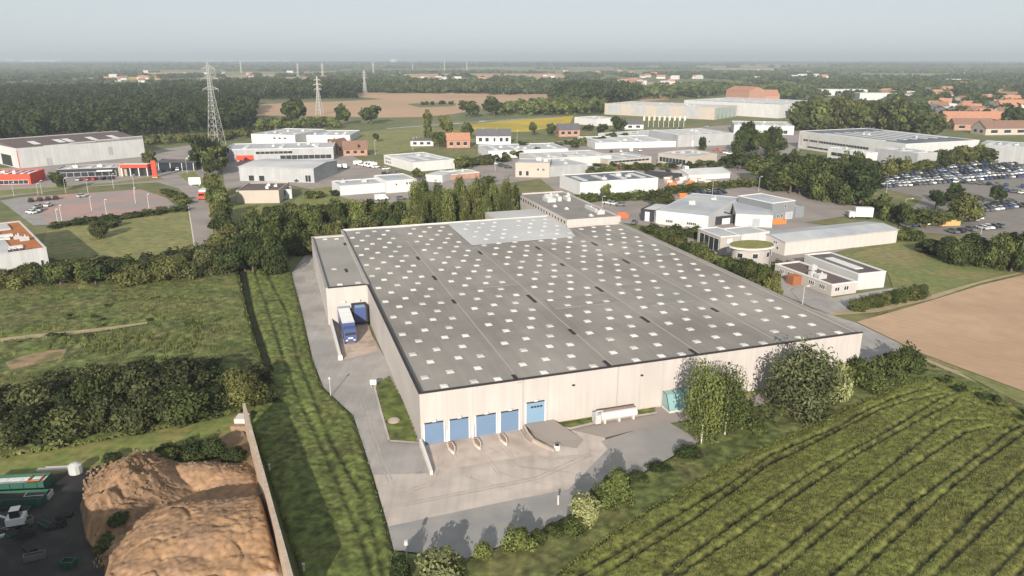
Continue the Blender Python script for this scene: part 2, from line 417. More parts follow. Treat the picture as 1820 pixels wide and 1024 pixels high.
def belt(name, label, group, base, tops, n, wpx, kinds=('broad',), leaves=('green',), jy=3, jtop=6, detail=None, white=False):
    # a row of separate trees along a line of feet, tops following another line
    rd = random.Random(len(label) * 13 + n)
    for i in range(n):
        t = (i + rd.uniform(.15, .85)) / n
        bx, by = along(base, t); _, ty = along(tops, t)
        by += rd.uniform(-jy, jy); ty += rd.uniform(-jtop, jtop)
        tree(name, label, bx, by, min(ty, by - 4), wpx * rd.uniform(.75, 1.3), rd.choice(kinds), rd.choice(leaves), group, detail, white)
def wood(name, label, P, hs, ws, nq, leaf, seed=1, flat=.36):
    # a far wood that reads as one mass
    rng = np.random.default_rng(seed); n = len(P)
    ci = np.repeat(np.arange(n), nq); m = len(ci); d = rng.normal(size=(m, 3)); d /= np.linalg.norm(d, axis=1, keepdims=True); d[:, 2] = np.abs(d[:, 2]) * 1.1 - .35
    rad = (ws[ci] * .5)[:, None]
    p = np.concatenate([P[ci], np.zeros((m, 1))], 1) + d * np.concatenate([rad, rad, (hs[ci] * .42)[:, None]], 1) * rng.uniform(.6, 1, m)[:, None]
    p[:, 2] += hs[ci] * .55
    low = rng.uniform(0, 1, m) < .12; p[:, 2] = np.where(low, rng.uniform(.05, .4, m) * hs[ci], p[:, 2])
    nrm = d + rng.normal(size=(m, 3)) * .5
    size = ws[ci] * (1.15 / math.sqrt(nq))
    v = leaf_quads(rng, p, nrm, size, .75); v[:, 2] = np.maximum(v[:, 2], .05)
    tt = np.clip(rng.uniform(0, 1, n)[ci] * .7 + rng.uniform(0, .3, m), 0, 1)
    o = link(name, np_mesh(name, v, np.arange(4 * m).reshape(m, 4), [LEAF[leaf]], np.repeat(tt, 4)))
    return tag(o, label, 'wood', None, 'stuff')
def fill(pts, step, seed):
    rng = np.random.default_rng(seed); xs = [p[0] for p in pts]; ys = [p[1] for p in pts]
    X, Y = np.meshgrid(np.arange(min(xs), max(xs), step), np.arange(min(ys), max(ys), step))
    X = X + rng.uniform(-.45, .45, X.shape) * step; Y = Y + rng.uniform(-.45, .45, X.shape) * step
    k = inside(pts, X, Y); return np.stack([X[k], Y[k]], 1)
def woodfill(name, label, pts, step, h, w, nq, leaf, seed=1):
    P = fill(pts, step, seed); rng = np.random.default_rng(seed + 9); n = len(P)
    return wood(name, label, P, h * rng.uniform(.75, 1.15, n), w * rng.uniform(.8, 1.3, n), nq, leaf, seed)

# ------------------------------------------------------------------ buildings
def opening(parent, W, D, h, side, s0, s1, z0, z1, mat, pname='window', nx=1, frame=TRIM_W, nz=1):
    mb = MB()
    def q(sa, sb, za, zb, out, m):
        if side == 'F': mb.box(sa, sb, -out, .02, za, zb, m)
        elif side == 'L': mb.box(-out, .02, sa, sb, za, zb, m)
        elif side == 'R': mb.box(W - .02, W + out, sa, sb, za, zb, m)
        else: mb.box(sa, sb, D - .02, D + out, za, zb, m)
    L = W if side in 'FB' else D
    a, b, c, d = s0 * L, s1 * L, z0 * h, z1 * h
    q(a, b, c, d, .05, mat)
    if frame:
        t = min(.12, (b - a) * .1)
        for i in range(nx + 1):
            x = a + (b - a - t) * i / nx; q(x, x + t, c - .02, d + .02, .09, frame)
        for i in range(nz + 1):
            z = c + (d - c - t) * i / nz; q(a - .01, b + .01, z, z + t, .1, frame)
    return mb.build(pname, parent)
def block(name, label, cat, a, b, base, c=None, d=None, wall=W_WHITE, roof=R_PALE, h=None, kind='flat', rim=.35, coping=None, ops=(), rh=1.2, ridge='x', units=0, lights=0, depth=None, group=None, lightmat=SKYL):
    h = h or h_roof(a[0], a[1], base)
    A, B = G(*a, h), G(*b, h)
    u = (B - A); W = u.length; u.normalize(); n = Vector((-u.y, u.x, 0))
    D = depth or ((G(*c, h) - B).dot(n) if c else (G(*d, h) - A).dot(n))
    D = max(D, 3.0)
    t = thing(name, label, cat, (A.x, A.y, 0), math.atan2(u.y, u.x), group)
    fp = [(0, 0), (W, 0), (W, D), (0, D)]
    mb = MB()
    if kind == 'flat':
        mb.ring(fp, .3, 0, h, h - rim, wall); mb.build('wall', t)
        q = inset(fp, .3); mr = MB(); mr.prism(q, h - rim - .25, h - rim, roof); mr.build('roof', t)
        if coping:
            mc = MB(); mc.ring(inset(fp, -.06), .45, h - .22, h + .05, h - .2, coping); mc.build('coping', t)
        zr = h - rim
    else:
        if ridge == 'x':
            mb.prism(fp, 0, h, wall)
            mb.face([(0, 0, h), (0, D / 2, h + rh), (0, D, h)][::-1], wall); mb.face([(W, 0, h), (W, D, h), (W, D / 2, h + rh)], wall); mb.build('wall', t)
            mr = MB(); o = .35; k = rh / (D / 2)
            prof = [(-o, h - o * k + .06), (D / 2, h + rh + .06), (D + o, h - o * k + .06), (D + o, h - o * k + .24), (D / 2, h + rh + .24), (-o, h - o * k + .24)]
            i = 0; mr.v = [(x, p[0], p[1]) for x in (-o, W + o) for p in prof]
        else:
            mb.prism(fp, 0, h, wall)
            mb.face([(0, 0, h), (W, 0, h), (W / 2, 0, h + rh)], wall); mb.face([(0, D, h), (W / 2, D, h + rh), (W, D, h)], wall); mb.build('wall', t)
            mr = MB(); o = .35; k = rh / (W / 2)
            prof = [(-o, h - o * k + .06), (W / 2, h + rh + .06), (W + o, h - o * k + .06), (W + o, h - o * k + .24), (W / 2, h + rh + .24), (-o, h - o * k + .24)]
            mr.v = [(p[0], y, p[1]) for y in (-o, D + o) for p in prof]
        km = mr.mi(roof)
        for j in range(6): mr.f.append((j, (j + 1) % 6, 6 + (j + 1) % 6, 6 + j)); mr.m.append(km)
        mr.f += [(0, 1, 4, 5), (1, 2, 3, 4), (6, 7, 10, 11), (7, 8, 9, 10)]; mr.m += [km] * 4
        mr.build('roof', t); zr = h + rh * .5
    rd = random.Random(int(a[0]))
    if not units and W > 16 and kind == 'flat': units = 2 + int(W / 30)
    if not lights and W > 24 and kind == 'flat': lights = int(W / 8); lightmat = M('weathered_rooflight', (.5, .5, .49), var=.06)
    for op in ops: opening(t, W, D, h, *op)
    for i in range(units):                       # rooftop plant
        x, y = W * rd.uniform(.15, .85), D * rd.uniform(.25, .8); s = rd.uniform(.6, 1.3)
        m = MB(); m.box(x - s, x + s, y - s * .7, y + s * .7, zr - .05, zr + rd.uniform(.6, 1.3), METAL, TRIM_W)
        m.tube([(x + s * .3, y, zr + .4), (x + s * .3, y, zr + 1.6)], .2, METAL); m.build('roof_unit', t)
    for i in range(lights):                      # strips of rooflights
        x = W * (i + .5) / lights; m = MB()
        m.box(x - min(1.2, W / lights * .22), x + min(1.2, W / lights * .22), D * .22, D * .78, zr - .02, zr + .22, lightmat); m.build('rooflight', t)
    t['_w'] = 0; del t['_w']
    return t, W, D, h
def house(name, label, px, base, wm, dm, h, rh, rz, wall, roof, group=None, small=False, chimney=True):
    g = G(px, base); t = thing(name, label, 'house', (g.x, g.y, 0), R(rz), group)
    x0, x1 = -wm / 2, wm / 2; mb = MB(); mb.prism([(x0, 0), (x1, 0), (x1, dm), (x0, dm)], 0, h, wall)
    mb.face([(x0, 0, h), (x0, dm / 2, h + rh), (x0, dm, h)][::-1], wall); mb.face([(x1, 0, h), (x1, dm, h), (x1, dm / 2, h + rh)], wall); mb.build('wall', t)
    o = .4; k = rh / (dm / 2); mr = MB()
    prof = [(-o, h - o * k + .05), (dm / 2, h + rh + .05), (dm + o, h - o * k + .05), (dm + o, h - o * k + .25), (dm / 2, h + rh + .25), (-o, h - o * k + .25)]
    mr.v = [(x, p[0], p[1]) for x in (x0 - o, x1 + o) for p in prof]; km = mr.mi(roof)
    for j in range(6): mr.f.append((j, (j + 1) % 6, 6 + (j + 1) % 6, 6 + j)); mr.m.append(km)
    mr.f += [(0, 1, 4, 5), (1, 2, 3, 4), (6, 7, 10, 11), (7, 8, 9, 10)]; mr.m += [km] * 4
    ro = mr.build('roof', t)
    if chimney:
        m = MB(); m.box(x0 + wm * .25, x0 + wm * .25 + .7, dm / 2 - .35, dm / 2 + .35, h + rh * .7, h + rh + 1.0, W_BRICK); m.build('chimney', ro)
    if not small:
        for sx in (.12, .42, .72):
            m = MB(); a = x0 + wm * sx; m.box(a, a + wm * .15, -.06, .02, h * .3, h * .75, GLASS); m.box(a - .08, a + wm * .15 + .08, -.1, -.03, h * .24, h * .3, TRIM_W); m.build('window', t)
        for sy in (.2, .6):
            m = MB(); m.box(x0 - .05, x0 + .02, dm * sy, dm * (sy + .18), h * .3, h * .72, GLASS); m.build('window', t)
            m = MB(); m.box(x1 - .02, x1 + .05, dm * sy, dm * (sy + .18), h * .3, h * .72, GLASS); m.build('window', t)
    return t

# ------------------------------------------------------------------ vehicles
PAINT = {k: M(k + '_car_paint', c, rough=.3, var=0, spec=.5) for k, c in dict(white=(.72, .72, .71), black=(.02, .02, .024), grey=(.12, .125, .13), silver=(.4, .41, .42), blue=(.04, .06, .16), red=(.4, .03, .03), yellow=(.7, .42, .02)).items()}
CARB = {}
def car_mesh(c):
    mb = MB(); P = PAINT[c]
    def loft(secs, mat, mtop=None):
        for (xa, wa, za, zb), (xb, wb, zc, zd) in zip(secs[:-1], secs[1:]):
            q0 = [(xa, -wa, za), (xa, -wa * .95, zb), (xa, wa * .95, zb), (xa, wa, za)]; q1 = [(xb, -wb, zc), (xb, -wb * .95, zd), (xb, wb * .95, zd), (xb, wb, zc)]
            mb.face([q0[0], q1[0], q1[1], q0[1]], mat); mb.face([q0[1], q1[1], q1[2], q0[2]], mtop or mat); mb.face([q0[2], q1[2], q1[3], q0[3]], mat); mb.face([q0[3], q1[3], q1[0], q0[0]], mat)
        for q in (secs[0], secs[-1]): mb.face([(q[0], -q[1], q[2]), (q[0], -q[1] * .95, q[3]), (q[0], q[1] * .95, q[3]), (q[0], q[1], q[2])], mat)
    loft([(-2.1, .78, .35, .75), (-1.95, .86, .25, .88), (-.9, .88, .22, .92), (.9, .88, .22, .92), (1.8, .86, .25, .82), (2.1, .74, .35, .62)], P)
    loft([(-1.75, .74, .88, .92), (-1.15, .7, .88, 1.4), (.25, .68, .88, 1.42), (1.05, .74, .88, .93)], GLASS)
    loft([(-1.2, .66, 1.39, 1.44), (.25, .64, 1.4, 1.46)], P)
    for sx in (-1.3, 1.3):
        for sy in (-.8, .8): mb.tube([(sx, sy - .1, .32), (sx, sy + .1, .32)], .32, TYRE, 8)
    CARB[c] = mb; return mb.mesh('parked_car')
def van_mesh():
    mb = MB(); P = PAINT['white']
    pr = [(-2.7, .4), (2.6, .4), (2.6, 1.0), (1.9, 1.25), (1.45, 2.2), (-2.7, 2.3)]
    mb.v = [(p[0], s, p[1]) for s in (-.95, .95) for p in pr]; k = mb.mi(P); kg = mb.mi(GLASS)
    for j in range(6): mb.f.append((j, (j + 1) % 6, 6 + (j + 1) % 6, 6 + j)); mb.m.append(kg if j == 3 else k)
    mb.f += [(5, 4, 3, 2, 1, 0), (6, 7, 8, 9, 10, 11)]; mb.m += [k, k]
    for sx in (-1.7, 1.7):
        for sy in (-.88, .88): mb.tube([(sx, sy - .12, .38), (sx, sy + .12, .38)], .38, TYRE, 8)
    return mb.mesh('parked_van')
CARM = {}; FARCARS = []
NCAR = [0]
def car(x, y, rz, c, where, group, bulk=False):
    if bulk: FARCARS.append((x, y, rz, c)); return
    NCAR[0] += 1
    if c not in CARM: CARM[c] = van_mesh() if c == 'van' else car_mesh(c)
    o = link('parked_van' if c == 'van' else 'parked_car', CARM[c])
    o.location = (x, y, .26 if y > 180 else .2); o.rotation_euler = (0, 0, rz)
    tag(o, ('white delivery van ' if c == 'van' else c + ' car ') + where, 'van' if c == 'van' else 'car', group)
def row(p0, p1, where, group, cols, turn=90, gap=2.7, skip=.12, seed=0, bulk=False):
    rd = random.Random(seed + int(p0[0])); a, b = G(*p0), G(*p1); d = b - a; L = d.length; an = math.atan2(d.y, d.x); n = int(L / gap)
    for i in range(n):
        if rd.random() < skip: continue
        p = a + d * ((i + .5) / n); car(p.x + rd.uniform(-.2, .2), p.y + rd.uniform(-.3, .3), an + R(turn + rd.uniform(-3, 3)) + (math.pi if rd.random() < .4 else 0), rd.choice(cols), where, group, bulk)

# ================================================================== THE LAND
sheet('ground', [(-22000, -400), (22000, -400), (22000, 36000), (-22000, 36000)], 0, GRASS)
Z = [.03]
def land(name, mat, *pts, z=None):
    Z[0] += .004
    return sheet(name, poly(*pts), z or Z[0], mat)
# far fields
land('soil_field', FIELD2, (452, 186), (560, 181), (640, 176), (628, 163), (760, 163), (945, 167), (990, 176), (870, 190), (806, 203), (760, 207), (700, 213), (640, 208), (453, 205))
land('green_field', GRASS, (446, 177), (560, 173), (640, 172), (682, 176.5), (610, 180), (447, 185))
land('green_field', GRASS, (722, 185), (770, 182), (812, 184), (808, 189), (745, 191))
land('rape_field', RAPE, (836, 221), (930, 211), (1020, 206), (1012, 221), (940, 234), (846, 236))
land('green_field', DRYMEADOW, (630, 236), (745, 226), (850, 232), (848, 252), (750, 262), (690, 276), (624, 270))
land('canal', WATER, (678, 227), (785, 219), (1000, 206), (1000, 208), (786, 222), (690, 229))
land('green_field', GRASS, (455, 207), (620, 210), (850, 207), (850, 216), (640, 232), (456, 236))
land('soil_field', FIELD2, (900, 168), (1060, 165), (1110, 172), (1040, 178))
land('soil_field', FIELD2, (1130, 172), (1180, 168), (1190, 177), (1140, 181))
land('pale_field', DRYMEADOW, (960, 141), (1080, 138), (1160, 141), (1030, 146))
land('pale_field', DRYMEADOW, (0, 148), (50, 147), (40, 155), (0, 156))
land('pale_field', DRYMEADOW, (190, 155), (265, 153), (262, 157), (190, 158))
# yards, roads and car parks of the business park
land('yard', ASPH_B, (395, 300), (392, 262), (600, 262), (660, 296), (745, 315), (840, 300), (850, 272), (1050, 243), (1300, 222), (1440, 236), (1420, 270), (1380, 300), (1300, 335), (1180, 350), (1000, 350), (960, 318), (860, 332), (745, 348), (690, 362), (640, 362), (590, 345), (520, 330), (400, 335))
land('yard', ASPH_B, (1010, 362), (1100, 346), (1180, 352), (1400, 308), (1560, 338), (1500, 385), (1430, 396), (1600, 420), (1400, 470), (1270, 450), (1150, 402), (1095, 395))
land('car_park', M('lot_asphalt', (.2, .178, .16), var=.15, scale=.2), (1525, 326), (1900, 288), (1900, 440), (1760, 424), (1640, 414), (1600, 390), (1640, 352))
land('yard', ASPH_B, (-60, 312), (0, 300), (258, 270), (380, 252), (398, 300), (352, 334), (292, 324), (150, 333), (0, 352), (-60, 356))
land('yard', ASPH, (1360, 482), (1480, 530), (1600, 510), (1650, 535), (1520, 556), (1480, 562), (1380, 520))
land('grass_verge', LAWN, (0, 339), (200, 325), (280, 313), (292, 319), (150, 332), (0, 349))
land('grass_verge', LAWN, (316, 310), (345, 305), (372, 330), (360, 336), (335, 325))
land('road', ASPH_B, (346, 445), (382, 450), (367, 362), (358, 336), (322, 318), (268, 321), (318, 336), (335, 352))
land('paved_car_park', PAVE, (86, 398), (317, 371), (296, 352), (250, 337), (40, 351))
land('yard', ASPH_D, (0, 357), (40, 351), (88, 400), (60, 402))
land('dry_meadow', DRYMEADOW, (85, 405), (318, 374), (336, 366), (346, 446), (380, 475), (160, 478), (70, 455))
land('road_edge', TRACK, (367, 362), (371, 362), (385, 450), (381, 450))
land('road_edge', CONC_W, (333, 362), (335, 362), (347, 440), (345, 440))
land('lawn', LAWN, (560, 335), (598, 332), (600, 352), (640, 372), (540, 390), (500, 380), (525, 355))
land('lawn', LAWN, (380, 365), (470, 364), (500, 380), (420, 400), (388, 410))
land('mown_meadow', MEADOW_F, (1400, 480), (1600, 430), (1700, 445), (1900, 455), (1900, 478), (1740, 500), (1560, 560), (1590, 520), (1575, 480))
land('sandy_track', TRACK, (1470, 556), (1560, 548), (1650, 527), (1740, 501), (1900, 464), (1900, 467), (1740, 505), (1660, 532), (1560, 556), (1480, 562))
land('soil_field', FIELD, (1522, 573), (1570, 560), (1655, 535), (1742, 508), (1900, 470), (2300, 480), (2300, 900), (1900, 740), (1820, 697), (1640, 630), (1590, 606))
land('grass_verge', MEADOW_F, (1500, 575), (1522, 574), (1590, 607), (1640, 631), (1820, 698), (1900, 741), (1900, 790), (1820, 722), (1690, 655), (1600, 625))
land('sandy_track', TRACK, (1640, 637), (1700, 660), (1735, 680), (1733, 683), (1690, 664), (1640, 642))
land('service_road', ASPH, (1085, 385), (1150, 432), (1300, 495), (1400, 536), (1480, 562), (1522, 575), (1595, 610), (1630, 640), (1560, 655), (1500, 620), (1380, 560), (1200, 470))
# the warehouse's own ground
land('driveway', ASPH, (518, 486), (545, 452), (575, 435), (640, 560), (720, 700), (752, 795), (770, 845), (663, 846), (648, 800), (628, 740), (598, 712), (575, 690), (556, 640), (538, 560))
land('concrete_yard', CONC, (663, 846), (770, 843), (748, 785), (930, 745), (972, 750), (1014, 764), (1075, 779), (1080, 800), (1010, 872), (900, 893), (690, 938))
land('service_road', ASPH_B, (960, 735), (1170, 720), (1240, 690), (1350, 680), (1420, 690), (1390, 712), (1300, 735), (1190, 754), (1130, 766), (1075, 780), (1014, 766))
land('asphalt_strip', ASPH_D, (690, 938), (900, 893), (1010, 872), (1080, 800), (1068, 786), (1130, 766), (1190, 753), (1245, 785), (1125, 852), (1040, 902), (950, 950), (830, 995), (700, 980))
land('dock_apron', M('stained_apron', (.46, .385, .335), var=.2, scale=.5, c2=(.3, .24, .2), mix_scale=.25, mix_lo=.5, mix_hi=.7), (752, 796), (930, 757), (985, 790), (940, 812), (775, 840))
land('dock_apron', M('pink_apron', (.43, .34, .28), var=.15, scale=.5, c2=(.3, .235, .2), mix_scale=.3, mix_lo=.52, mix_hi=.68), (611, 641), (672, 626), (640, 540), (590, 540))
TM_ = M('tyre_mark', (.385, .33, .293), var=.25, scale=.6)
for pts in (((795, 800), (830, 850), (900, 870)), ((842, 792), (880, 840), (960, 860)), ((880, 785), (920, 830), (1010, 840)), ((780, 812), (760, 860), (700, 880)), ((905, 780), (960, 815), (1050, 810)), ((700, 900), (800, 880), (950, 850), (1060, 800)), ((640, 720), (665, 800), (690, 860))):
    for off in (0, 9):
        P1 = poly(*[(p[0] + off, p[1] + off * .3) for p in pts]); Q1 = poly(*[(p[0] + off + 2.2, p[1] + off * .3 + 1) for p in pts]); Z[0] += .001
        m = MB()
        for a_, b_, c_, d_ in zip(P1[:-1], P1[1:], Q1[1:], Q1[:-1]):
            q = [a_, b_, c_, d_]; q = q if area(q) > 0 else q[::-1]; m.face([(*p, Z[0]) for p in q], TM_)
        tag(m.build('tyre_mark'), None, None, None, 'structure')
land('manhole', ASPH_D, (740, 842), (749, 839), (752, 842), (743, 845))
land('asphalt_patch', ASPH_D, (523, 494), (541, 492), (543, 503), (525, 505))
land('soil_yard', M('yard_soil', (.24, .16, .1), var=.25, scale=.6, c2=(.14, .11, .06), mix_scale=.3), (150, 850), (430, 765), (450, 800), (540, 1075), (60, 1075))
land('dark_yard', SHADED_BLACKTOP, (-120, 885), (0, 863), (250, 822), (200, 1075), (-200, 1075))
land('ditch', DITCH, (423, 478), (436, 478), (452, 560), (486, 660), (472, 665), (440, 560))

def trams(lst, halfw=.32):
    ls = [poly(*l) for l in lst]
    return lambda x, y: np.min([seg_dist(l, x, y) for l in ls], axis=0)
cropT = trams([
    [(980, 1060), (1042, 1023), (1116, 977), (1205, 921), (1281, 876), (1360, 819), (1487, 764), (1538, 735), (1600, 708), (1650, 696)],
    [(1020, 1060), (1078, 1024), (1154, 977), (1230, 931), (1360, 835), (1497, 766), (1560, 735), (1620, 715), (1680, 704)],
    [(1150, 1060), (1197, 1013), (1281, 952), (1360, 898), (1469, 827), (1588, 764), (1665, 716), (1690, 706)],
    [(1190, 1050), (1212, 1024), (1360, 924), (1502, 825), (1604, 767), (1690, 722), (1700, 712)],
    [(1300, 1055), (1360, 1008), (1474, 916), (1588, 827), (1660, 770), (1690, 752), (1750, 752)],
    [(1330, 1060), (1383, 1024), (1522, 906), (1665, 805), (1715, 774), (1760, 764), (1800, 768)],
    [(1440, 1060), (1482, 1024), (1614, 906), (1715, 830), (1791, 774), (1840, 750)],
    [(1490, 1060), (1525, 1024), (1665, 893), (1741, 830), (1820, 774), (1870, 752)],
    [(1590, 1060), (1624, 1024), (1728, 921), (1820, 838), (1890, 790)],
    [(1625, 1060), (1665, 1024), (1820, 876), (1900, 820)],
    [(1740, 1050), (1764, 1024), (1820, 967), (1900, 900)], [(1780, 1060), (1840, 990), (1920, 920)],
    [(1640, 690), (1700, 712), (1760, 735), (1830, 770), (1900, 810)], [(1660, 678), (1730, 705), (1820, 745), (1900, 790)]])
cropP = poly((950, 1075), (1010, 1010), (1078, 961), (1144, 918), (1250, 853), (1330, 811), (1420, 772), (1538, 716), (1600, 690), (1660, 672), (1700, 682), (1760, 705), (1820, 738), (1960, 810), (2060, 1075))
def crop_h(x, y):
    d = cropT(x, y); w = .1 + .2 * fbm(x, y, 1.5, 2, 9)
    h = .3 + .2 * fbm(x, y, 1.1, 3, 3) + .25 * fbm(x, y, 9, 2, 4) + .24 * (vnoise(x / .3, y / .3, 8) - .5)
    return h * (1 - .45 * np.clip(1 - (d - w) / .22, 0, 1))
def crop_t(x, y, t):
    d = cropT(x, y); w = .12 + .3 * fbm(x, y, 2.0, 2, 10); k = np.clip(1 - (d - w) / .2, 0, 1)
    return t * .8 + .08 + .1 * np.exp(-(d / 1.3) ** 2) - .42 * k * (.35 + .9 * fbm(x, y, 1.6, 2, 13)) + .25 * (fbm(x, y, 14, 2, 14) - .5) + .25 * (fbm((x * .6 - y * .8) / .6, (x * .8 + y * .6) / 7, 1, 2, 15) - .5)
relief('cereal_crop', cropP, .24, crop_h, CROP, 'stuff', 'green cereal crop scored by paired wheel tracks', 'crop', tfn=crop_t)
BL = M('crop_blades', (.135, .146, .038), var=0, tint=True, transl=.2, spec=.15, tintmul=.85)
GB = M('grass_blades', (.115, .138, .036), var=0, tint=True, transl=.2, spec=.15, tintmul=.8)
blades('crop_blades', cropP, 300000, .24, .05, BL, lambda x, y: crop_h(x, y) + .12, 'standing stalks of the green cereal crop', 'crop', 3, lambda x, y: cropT(x, y) > .42)
margP = poly((702, 1075), (700, 981), (735, 988), (830, 996), (950, 951), (1040, 903), (1125, 853), (1246, 787), (1300, 742), (1350, 722), (1400, 704), (1450, 690), (1540, 660), (1600, 640), (1640, 642), (1700, 667), (1760, 692), (1820, 724), (1960, 800), (1820, 742), (1760, 708), (1660, 675), (1538, 719), (1420, 776), (1250, 857), (1078, 965), (1010, 1014), (950, 1075))
rough = lambda a: (lambda x, y: a * fbm(x, y, 1.3, 3, 11) + a * .8 * fbm(x, y, 6, 2, 12))
relief('rough_grass', margP, .3, rough(.35), MEADOW, 'stuff', 'rough grass margin between yard and crop', 'grass', tfn=lambda x, y, t: t)
blades('grass_tufts', margP, 60000, .4, .06, GB, lambda x, y: np.full(x.shape, .18), 'tall grass along the yard edge', 'grass', 5)
stripT = trams([[(470, 480), (512, 560), (530, 640), (555, 700), (590, 790), (640, 880), (668, 960), (690, 1060)], [(452, 480), (480, 560), (505, 640), (535, 720), (575, 800), (610, 880), (650, 980), (672, 1060)]])
stripP = poly((436, 478), (518, 484), (538, 562), (555, 641), (573, 692), (597, 714), (626, 742), (646, 801), (661, 847), (688, 940), (699, 985), (701, 1075), (548, 1075), (492, 900), (446, 760), (458, 690), (486, 662), (452, 560))
def strip_h(x, y):
    d = stripT(x, y); return (.2 + .2 * fbm(x, y, .8, 3, 21) + .25 * fbm(x, y, 5, 2, 22) + .25 * (vnoise(x / .35, y / .35, 23) - .5)) * (1 - .6 * np.clip(1 - (d - .1 - .25 * fbm(x, y, 2, 2, 24)) / .25, 0, 1))
relief('long_grass', stripP, .27, strip_h, STRIP, 'stuff', 'long green grass strip beside the driveway with two ruts', 'grass', tfn=lambda x, y, t: t + .4 * (fbm((x * .94 + y * .34) / .6, (-x * .34 + y * .94) / 9, 1, 2, 26) - .5) - .4 * np.clip(1 - (stripT(x, y) - .15) / .3, 0, 1) * (.3 + fbm(x, y, 2, 2, 25)))
blades('grass_tufts', stripP, 60000, .38, .07, GB, lambda x, y: np.full(x.shape, .32), 'tufts in the long grass strip', 'grass', 6, lambda x, y: stripT(x, y) > .5)
meadT = trams([[(335, 570), (338, 595)], [(345, 568), (352, 596)], [(357, 566), (360, 590)]] + [[(110 + k * 16, 596 + (k % 3) * 4), (100 + k * 16 + (k % 4) * 5, 610), (84 + k * 16, 626 + (k % 2) * 5)] for k in range(17)])
meadP = poly((-120, 505), (0, 495), (200, 490), (423, 478), (440, 560), (472, 665), (455, 692), (430, 735), (200, 785), (-120, 840))
TRK = poly((-100, 618), (0, 606), (60, 598), (140, 592), (200, 584), (265, 574)); BARE = poly((20, 650), (60, 640), (110, 630))
def mead_h(x, y):
    d = meadT(x, y); dt = np.minimum(seg_dist(TRK, x, y) - 1.6, seg_dist(BARE, x, y) - 3)
    h = (.1 + .5 * fbm(x, y, 2.2, 3, 31) + .4 * fbm(x, y, 9, 2, 32) + .3 * (vnoise(x / .6, y / .6, 33) - .5)) * (1 - .55 * np.clip(1 - (d - .3) / .5, 0, 1))
    return h * np.clip(dt / 2.2, 0, 1)
relief('rough_meadow', meadP, .42, mead_h, MEADOW, 'stuff', 'rough overgrown meadow left of the driveway', 'grass', tfn=lambda x, y, t: t - .45 * np.clip(1 - (meadT(x, y) - .2) / .4, 0, 1) + .3 * (fbm(x, y, 12, 2, 35) - .5))
blades('meadow_tufts', meadP, 90000, .6, .1, GB, lambda x, y: np.full(x.shape, .4), 'tall tufts in the overgrown meadow', 'grass', 7, lambda x, y: (seg_dist(TRK, x, y) > 2) & (seg_dist(BARE, x, y) > 4))
land('sandy_track', TRACK, (-20, 606), (60, 596), (140, 589), (200, 582), (262, 574), (262, 577), (200, 587), (140, 595), (60, 604), (-20, 615), z=.24)
land('bare_patch', M('bare_patch_soil', (.3, .2, .12), var=.3, scale=.8, c2=(.13, .12, .05), mix_scale=.4), (10, 646), (60, 628), (120, 622), (110, 640), (60, 655), (20, 662), z=.245)
land('mown_strip', LAWN, (-120, 850), (0, 812), (200, 782), (430, 737), (432, 765), (250, 815), (0, 862), (-120, 888), z=.1)
frontT = poly((970, 749), (1040, 736), (1120, 727), (1166, 722), (1168, 735), (1120, 742), (1060, 752), (1014, 763), (984, 759))
relief('lawn', frontT, .4, rough(.1), STRIP, 'stuff', 'small lawn along the foot of the lit front wall', 'grass')
lawnL = poly((664, 685), (694, 668), (722, 720), (746, 788), (738, 791), (692, 785), (676, 730))
relief('lawn', lawnL, .4, rough(.1), STRIP, 'stuff', 'grass island between driveway and left wall', 'grass')
relief('lawn', poly((1290, 705), (1345, 690), (1380, 686), (1380, 697), (1320, 712)), .4, rough(.2), LAWN, 'stuff', 'strip of lawn by the wall behind the willow', 'grass')
land('kerb', CONC, (692, 785), (746, 789), (747, 792), (690, 788), z=.33)
land('kerb', CONC, (663, 686), (666, 685), (678, 730), (694, 786), (690, 788), (674, 731), z=.33)
land('kerb', CONC, (968, 749), (972, 749), (986, 759), (1014, 763), (1060, 752), (1168, 735), (1168, 738), (1060, 756), (1014, 767), (982, 763), z=.33)

# ================================================================== THE WAREHOUSE
WA = math.radians(18.2); HW = 8.5
A0 = G(745, 700, HW); A0.z = 0
ux, uy = math.cos(WA), math.sin(WA)
def UV(u, v): return (A0.x + u * ux - v * uy, A0.y + u * uy + v * ux)
wh = thing('warehouse', 'huge pale warehouse with a wide grey flat roof dotted with rooflights', 'warehouse', A0, WA)
mb = MB(); foot = [(0, 0), (80, 0), (80, 97), (63, 97), (63, 113), (0, 113), (0, 106.5), (-8.7, 106.5), (-8.7, 57), (0, 57)]
def walls(mb, pts, h, zi, t, mat, skip=()):
    for j in range(len(pts)):
        if j in skip: continue
        a, b = pts[j], pts[(j + 1) % len(pts)]; d = (Vector(b) - Vector(a)); n = Vector((-d.y, d.x)).normalized() * t
        mb.face([(*a, -.3), (*b, -.3), (*b, h), (*a, h)], mat)
        mb.face([(a[0] + n.x, a[1] + n.y, zi), (a[0] + n.x, a[1] + n.y, h), (b[0] + n.x, b[1] + n.y, h), (b[0] + n.x, b[1] + n.y, zi)], mat)
        mb.face([(*a, h), (*b, h), (b[0] + n.x, b[1] + n.y, h), (a[0] + n.x, a[1] + n.y, h)], mat)
walls(mb, foot, HW, 7.8, .3, W_PINK); mb.build('wall', wh)
def roof_plane(name, u0, u1, v0, v1, z, mat):
    m = MB(); m.box(u0, u1, v0, v1, z - .3, z, mat); return m.build(name, wh)
mr = MB()                                        # five shallow bays, valley to valley
